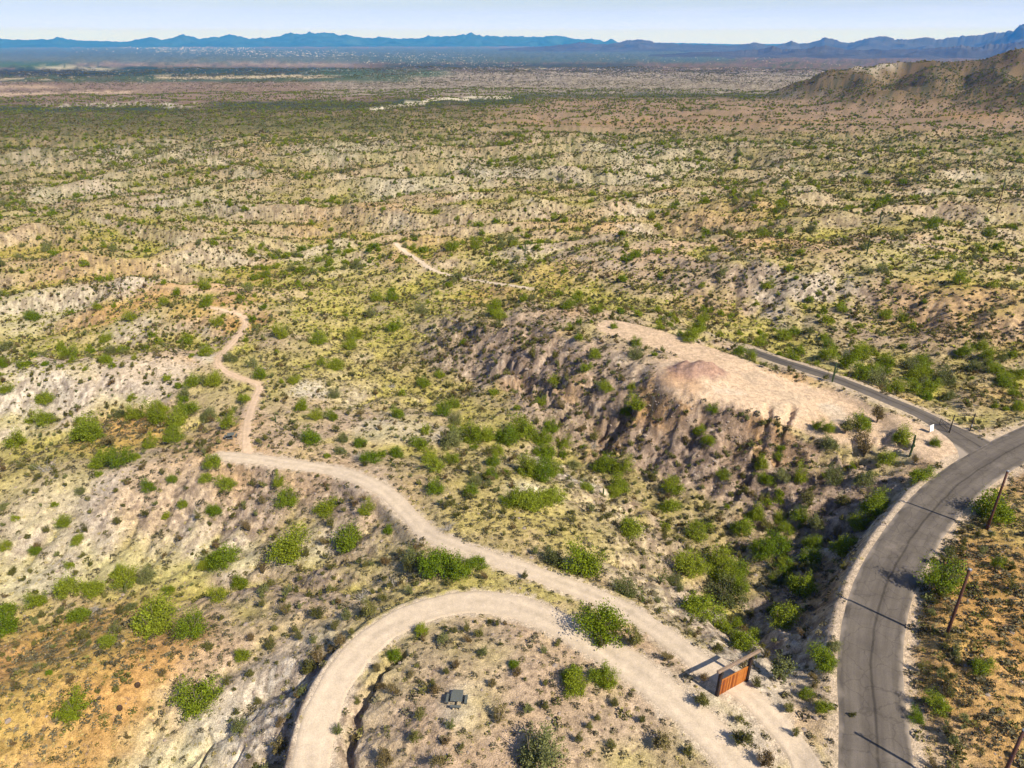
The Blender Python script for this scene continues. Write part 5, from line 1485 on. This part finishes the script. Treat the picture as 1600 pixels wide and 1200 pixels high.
def picnic_table(px, py, label, rz):
    x, y, z = ground_px(px, py)
    e = empty("picnic_table", (x, y, z), label, "picnic table", rz=rz)
    n_ = 6; w_ = 1.26 / n_
    for i in range(n_):
        V, Fc = box((0, -.63 + w_ * (i + .5), .76), (1.26, w_ - .012, .05)); mesh_obj("tabletop_board", V, Fc, M_TABLE, e)
    V, Fc = join(box((0, 0, .36), (.24, .24, .70)), box((0, 0, .71), (.95, .12, .05)), box((0, 0, .70), (.12, .95, .04))); mesh_obj("pedestal", V, Fc, M_TABLE_D, e)
    for k in range(4):
        a = k * math.pi / 2; ca, sa = math.cos(a), math.sin(a)
        V, Fc = box((ca * 1.0, sa * 1.0, .45), (.30, 1.12, .06), a); mesh_obj("bench", V, Fc, M_TABLE, e)
        V, Fc = join(box((ca * .55, sa * .55, .16), (.95, .10, .08), a), box((ca * 1.0 - sa * .35, sa * 1.0 + ca * .35, .21), (.22, .08, .42), a), box((ca * 1.0 + sa * .35, sa * 1.0 - ca * .35, .21), (.22, .08, .42), a))
        mesh_obj("bench_leg", V, Fc, M_TABLE_D, e)
picnic_table(714, 1096, "grey square picnic table with four benches on the pale knoll inside the loop", math.radians(-4))
picnic_table(361, 684, "small dark picnic table beside the footpath near the track junction", math.radians(12))

# ------------------------------------------------------------------ cacti and other single plants
M_SAG = simple_mat("saguaro_skin", (.055, .085, .03), .8, .3, 3)
M_SAGD = simple_mat("dead_saguaro", (.11, .065, .04), .9, .35, 3)
def ribbed(pts, rad, mat, name, parent, ribs=12):
    V, Fc = [], []; S = ribs * 2
    P = [Vector(p) for p in pts]
    for i, p in enumerate(P):
        d = (P[min(i + 1, len(P) - 1)] - P[max(i - 1, 0)]).normalized(); u = Vector((0, 1, 0)) if abs(d.y) < .9 else Vector((1, 0, 0)); u = (u - d * u.dot(d)).normalized(); w = d.cross(u)
        for k in range(S):
            a = 2 * math.pi * k / S; r = rad[i] * (1.0 if k % 2 else .80)
            V.append(tuple(p + (u * math.cos(a) + w * math.sin(a)) * r))
    for i in range(len(P) - 1):
        for k in range(S):
            a, b = i * S + k, i * S + (k + 1) % S; Fc.append([a, b, b + S, a + S])
    Fc.append([(len(P) - 1) * S + k for k in range(S)])
    return mesh_obj(name, V, Fc, mat, parent)
def saguaro(px, py, h, arms, label, dead=False, rz=0.0):
    x, y, z = ground_px(px, py)
    e = empty("dead_saguaro" if dead else "saguaro_cactus", (x, y, z - .1), label, "cactus", rz=rz)
    m = M_SAGD if dead else M_SAG; r0 = .19 if not dead else .13
    r0 *= (h / 4.5) ** .4
    t = [0, .1, .35, .6, .8, .9, .96, .99, 1.0]; rr_ = [.75, .85, 1, 1, .95, .85, .65, .4, .12]
    ribbed([(.02 * h * math.sin(3 * q), 0, h * q) for q in t], [r0 * q for q in rr_], m, "trunk", e)
    for (th, zh, out_, up) in arms:
        c, s_ = math.cos(th), math.sin(th); r1 = r0 * .68
        P = [(c * r0 * .5, s_ * r0 * .5, zh), (c * (r0 + out_ * .5), s_ * (r0 + out_ * .5), zh + .02), (c * (r0 + out_), s_ * (r0 + out_), zh + .22), (c * (r0 + out_), s_ * (r0 + out_), zh + up * .6), (c * (r0 + out_), s_ * (r0 + out_), zh + up * .92), (c * (r0 + out_), s_ * (r0 + out_), zh + up)]
        ribbed(P, [r1 * .8, r1, r1, r1, r1 * .7, r1 * .15], m, "arm", e, 9)
saguaro(1300, 597, 4.6, [(0.1, 2.2, .35, 1.1)], "armed saguaro standing between the bulldozed pad and the driveway")
saguaro(1421, 713, 4.4, [(.3, 1.9, .28, .5)], "single thick saguaro above the road bank near the white sign")
saguaro(191, 470, 5.4, [(math.pi, 1.6, .75, 1.2), (2.7, 2.6, .4, .9)], "brown dead saguaro with bent arms on the left ridge", True)
saguaro(283, 464, 2.3, [], "short armless cactus stump right of the dead saguaro", True)
saguaro(942, 776, 1.9, [], "short dark saguaro on the yellow spur crest by the ravine")
saguaro(431, 660, 1.7, [], "small dark saguaro on the flat right of the footpath")
saguaro(1372, 356, 6.0, [(0, 2.6, .5, 1.4)], "distant saguaro on the ridge line at the right")
saguaro(1353, 400, 5.5, [(3.1, 2.4, .5, 1.3)], "distant saguaro in front of the right hand ridge line")
saguaro(820, 402, 6.0, [(0, 2.6, .5, 1.6), (3.1, 3, .5, 1.3)], "distant two armed saguaro beyond the sandy wash")
saguaro(1565, 300, 7.0, [(0, 3, .5, 1.6)], "distant saguaro at the right edge beyond the far utility pole")

M_OCO = leaf_mat("ocotillo_leaf", (.10, .16, .02), (.13, .18, .03), .2)
def ocotillo(px, py, h, n_, label, seed):
    x, y, z = ground_px(px, py); r_ = np.random.default_rng(seed)
    e = empty("ocotillo", (x, y, z - .05), label, "ocotillo", "ocotillos on the slopes")
    Q = []
    for i in range(n_):
        th = r_.uniform(0, 6.28); lean = r_.uniform(.15, .85); hh = h * r_.uniform(.75, 1.05)
        pts = [Vector((math.sin(lean * t ** .8) * math.cos(th) * hh * t, math.sin(lean * t ** .8) * math.sin(th) * hh * t, math.cos(lean * t) * hh * t)) for t in np.linspace(0, 1, 6)]
        V, Fc = tube(pts, [.035, .032, .028, .022, .015, .006], 5); mesh_obj("wand", V, Fc, M_STEM, e)
        P = np.array([pts[0].lerp(pts[0], 0)] * 0 + [tuple(pts[int(t)].lerp(pts[min(int(t) + 1, 5)], t - int(t))) for t in r_.uniform(.5, 4.99, 46)])
        Q.append(leaf_cloud(r_, P + r_.normal(0, .03, P.shape), .055))
    me = mesh_from_quads("foliage", np.concatenate(Q), M_OCO, r_)
    o = bpy.data.objects.new("foliage", me); o.parent = e; COL.objects.link(o)
ocotillo(1031, 914, 2.9, 14, "tall green ocotillo on the ravine side above the track", 1)
ocotillo(1004, 942, 2.5, 9, "thin ocotillo close to the track edge, below the taller one", 2)
ocotillo(196, 928, 2.7, 13, "bright ocotillo in the gully under the cracked slope", 3)
ocotillo(320, 714, 3.0, 10, "narrow ocotillo on the flat below the small picnic table", 4)
ocotillo(325, 878, 2.2, 10, "ocotillo at the upper end of the left gully", 5)

def dead_brush(px, py, r, label, seed):
    x, y, z = ground_px(px, py); r_ = np.random.default_rng(seed); parts = []
    for i in range(46):
        th = r_.uniform(0, 6.28); el = r_.uniform(.1, 1.1); L = r * r_.uniform(.5, 1.1)
        b = Vector((r_.normal(0, r * .25), r_.normal(0, r * .25), 0)); d = Vector((math.cos(th) * math.cos(el), math.sin(th) * math.cos(el), math.sin(el)))
        k = Vector((r_.normal(0, .12), r_.normal(0, .12), r_.normal(0, .08))) * r
        parts.append(tube([b, b + d * L * .5 + k, b + d * L * .9 + k * 2 - Vector((0, 0, .12 * L))], [.035, .022, .008], 4))
    V, Fc = join(*parts); o = mesh_obj("dead_brush", V, Fc, M_DEAD); o.location = (x, y, z)
    tagm(o, label, "dead brush", "tangles of dead grey branches")
dead_brush(567, 935, 1.5, "pale tangle of dead branches above the loop's left arm", 1)
dead_brush(616, 914, 1.3, "dead grey branches in the dip north of the loop top", 2)
dead_brush(75, 735, 2.6, "wide fallen grey tree skeleton on the slope at the far left", 3)
dead_brush(150, 955, 1.4, "dead grey branches beside the green gully above the orange hill", 4)
dead_brush(702, 826, 1.5, "grey dead brush right of the gravel track bend", 5)
dead_brush(925, 700, 2.0, "large grey dead brush at the foot of the ravine cliff", 6)
dead_brush(612, 605, 1.8, "grey dead brush in the yellow swale west of the ravine", 7)
dead_brush(560, 716, 1.6, "grey dead brush in the swale behind the gravel track", 8)

def prickly_pear(px, py, label):
    x, y, z = ground_px(px, py); r_ = random.Random(3)
    e = empty("prickly_pear", (x, y, z), label, "cactus")
    bm = bmesh.new(); bmesh.ops.create_uvsphere(bm, u_segments=10, v_segments=7, radius=1); 
    me = bpy.data.meshes.new("pad")
    for v in bm.verts: v.co = Vector((v.co.x * .15, v.co.y * .035, v.co.z * .19 + .17))
    bm.to_mesh(me); bm.free(); me.materials.append(simple_mat("prickly_pear_pad", (.16, .17, .05), .7, .25, 6))
    for i in range(70):
        o = bpy.data.objects.new("pad", me); o.parent = e; a = r_.uniform(0, 6.28); q = r_.uniform(0, .95)
        o.location = (math.cos(a) * q, math.sin(a) * q * .8, max(0, .5 - q * .45) * r_.uniform(0, 1.2)); o.rotation_euler = (r_.uniform(-.6, .6), r_.uniform(-.6, .6), r_.uniform(0, 6.28)); COL.objects.link(o)
prickly_pear(1453, 938, "yellowish prickly pear clump on the right verge below the green bush")

def barrel(px, py, label):
    x, y, z = ground_px(px, py)
    e = ribbed([(0, 0, -.05), (0, 0, .1), (0, 0, .35), (0, 0, .55), (0, 0, .68), (0, 0, .74)], [.2, .29, .33, .27, .15, .04], simple_mat("barrel_cactus_skin", (.06, .035, .02), .8), "barrel_cactus", None, 11)
    e.location = (x, y, z); tagm(e, label, "cactus", "barrel cacti on the orange hill")
barrel(216, 1073, "dark round barrel cactus high on the orange hill's right side")
barrel(188, 1109, "dark round barrel cactus just above the white bank at lower left")
# ------------------------------------------------------------------ haze
def haze():
    bm = bmesh.new(); bmesh.ops.create_cube(bm, size=1)
    me = bpy.data.meshes.new("haze"); bm.to_mesh(me); bm.free()
    o = bpy.data.objects.new("haze", me); COL.objects.link(o)
    x0, x1, y0, y1, z0, z1 = -45000, 45000, -3000, 44500, -215, 530
    o.scale = (x1 - x0, y1 - y0, z1 - z0); o.location = ((x0 + x1) / 2, (y0 + y1) / 2, (z0 + z1) / 2)
    m = bpy.data.materials.new("haze"); m.use_nodes = True; nt = m.node_tree; nt.nodes.clear()
    out = nt.nodes.new('ShaderNodeOutputMaterial'); v = nt.nodes.new('ShaderNodeVolumePrincipled')
    v.inputs['Density'].default_value = HAZE_DENSITY; v.inputs['Color'].default_value = (*HAZE_COLOR, 1); v.inputs['Absorption Color'].default_value = (1, 1, 1, 1); v.inputs['Anisotropy'].default_value = 0.0
    nt.links.new(v.outputs[0], out.inputs['Volume'])
    me.materials.append(m); o['kind'] = 'stuff'; o['label'] = "thin blue haze filling the air over the valley"; o['category'] = 'haze'
haze()
print("done", time.time() - T0)
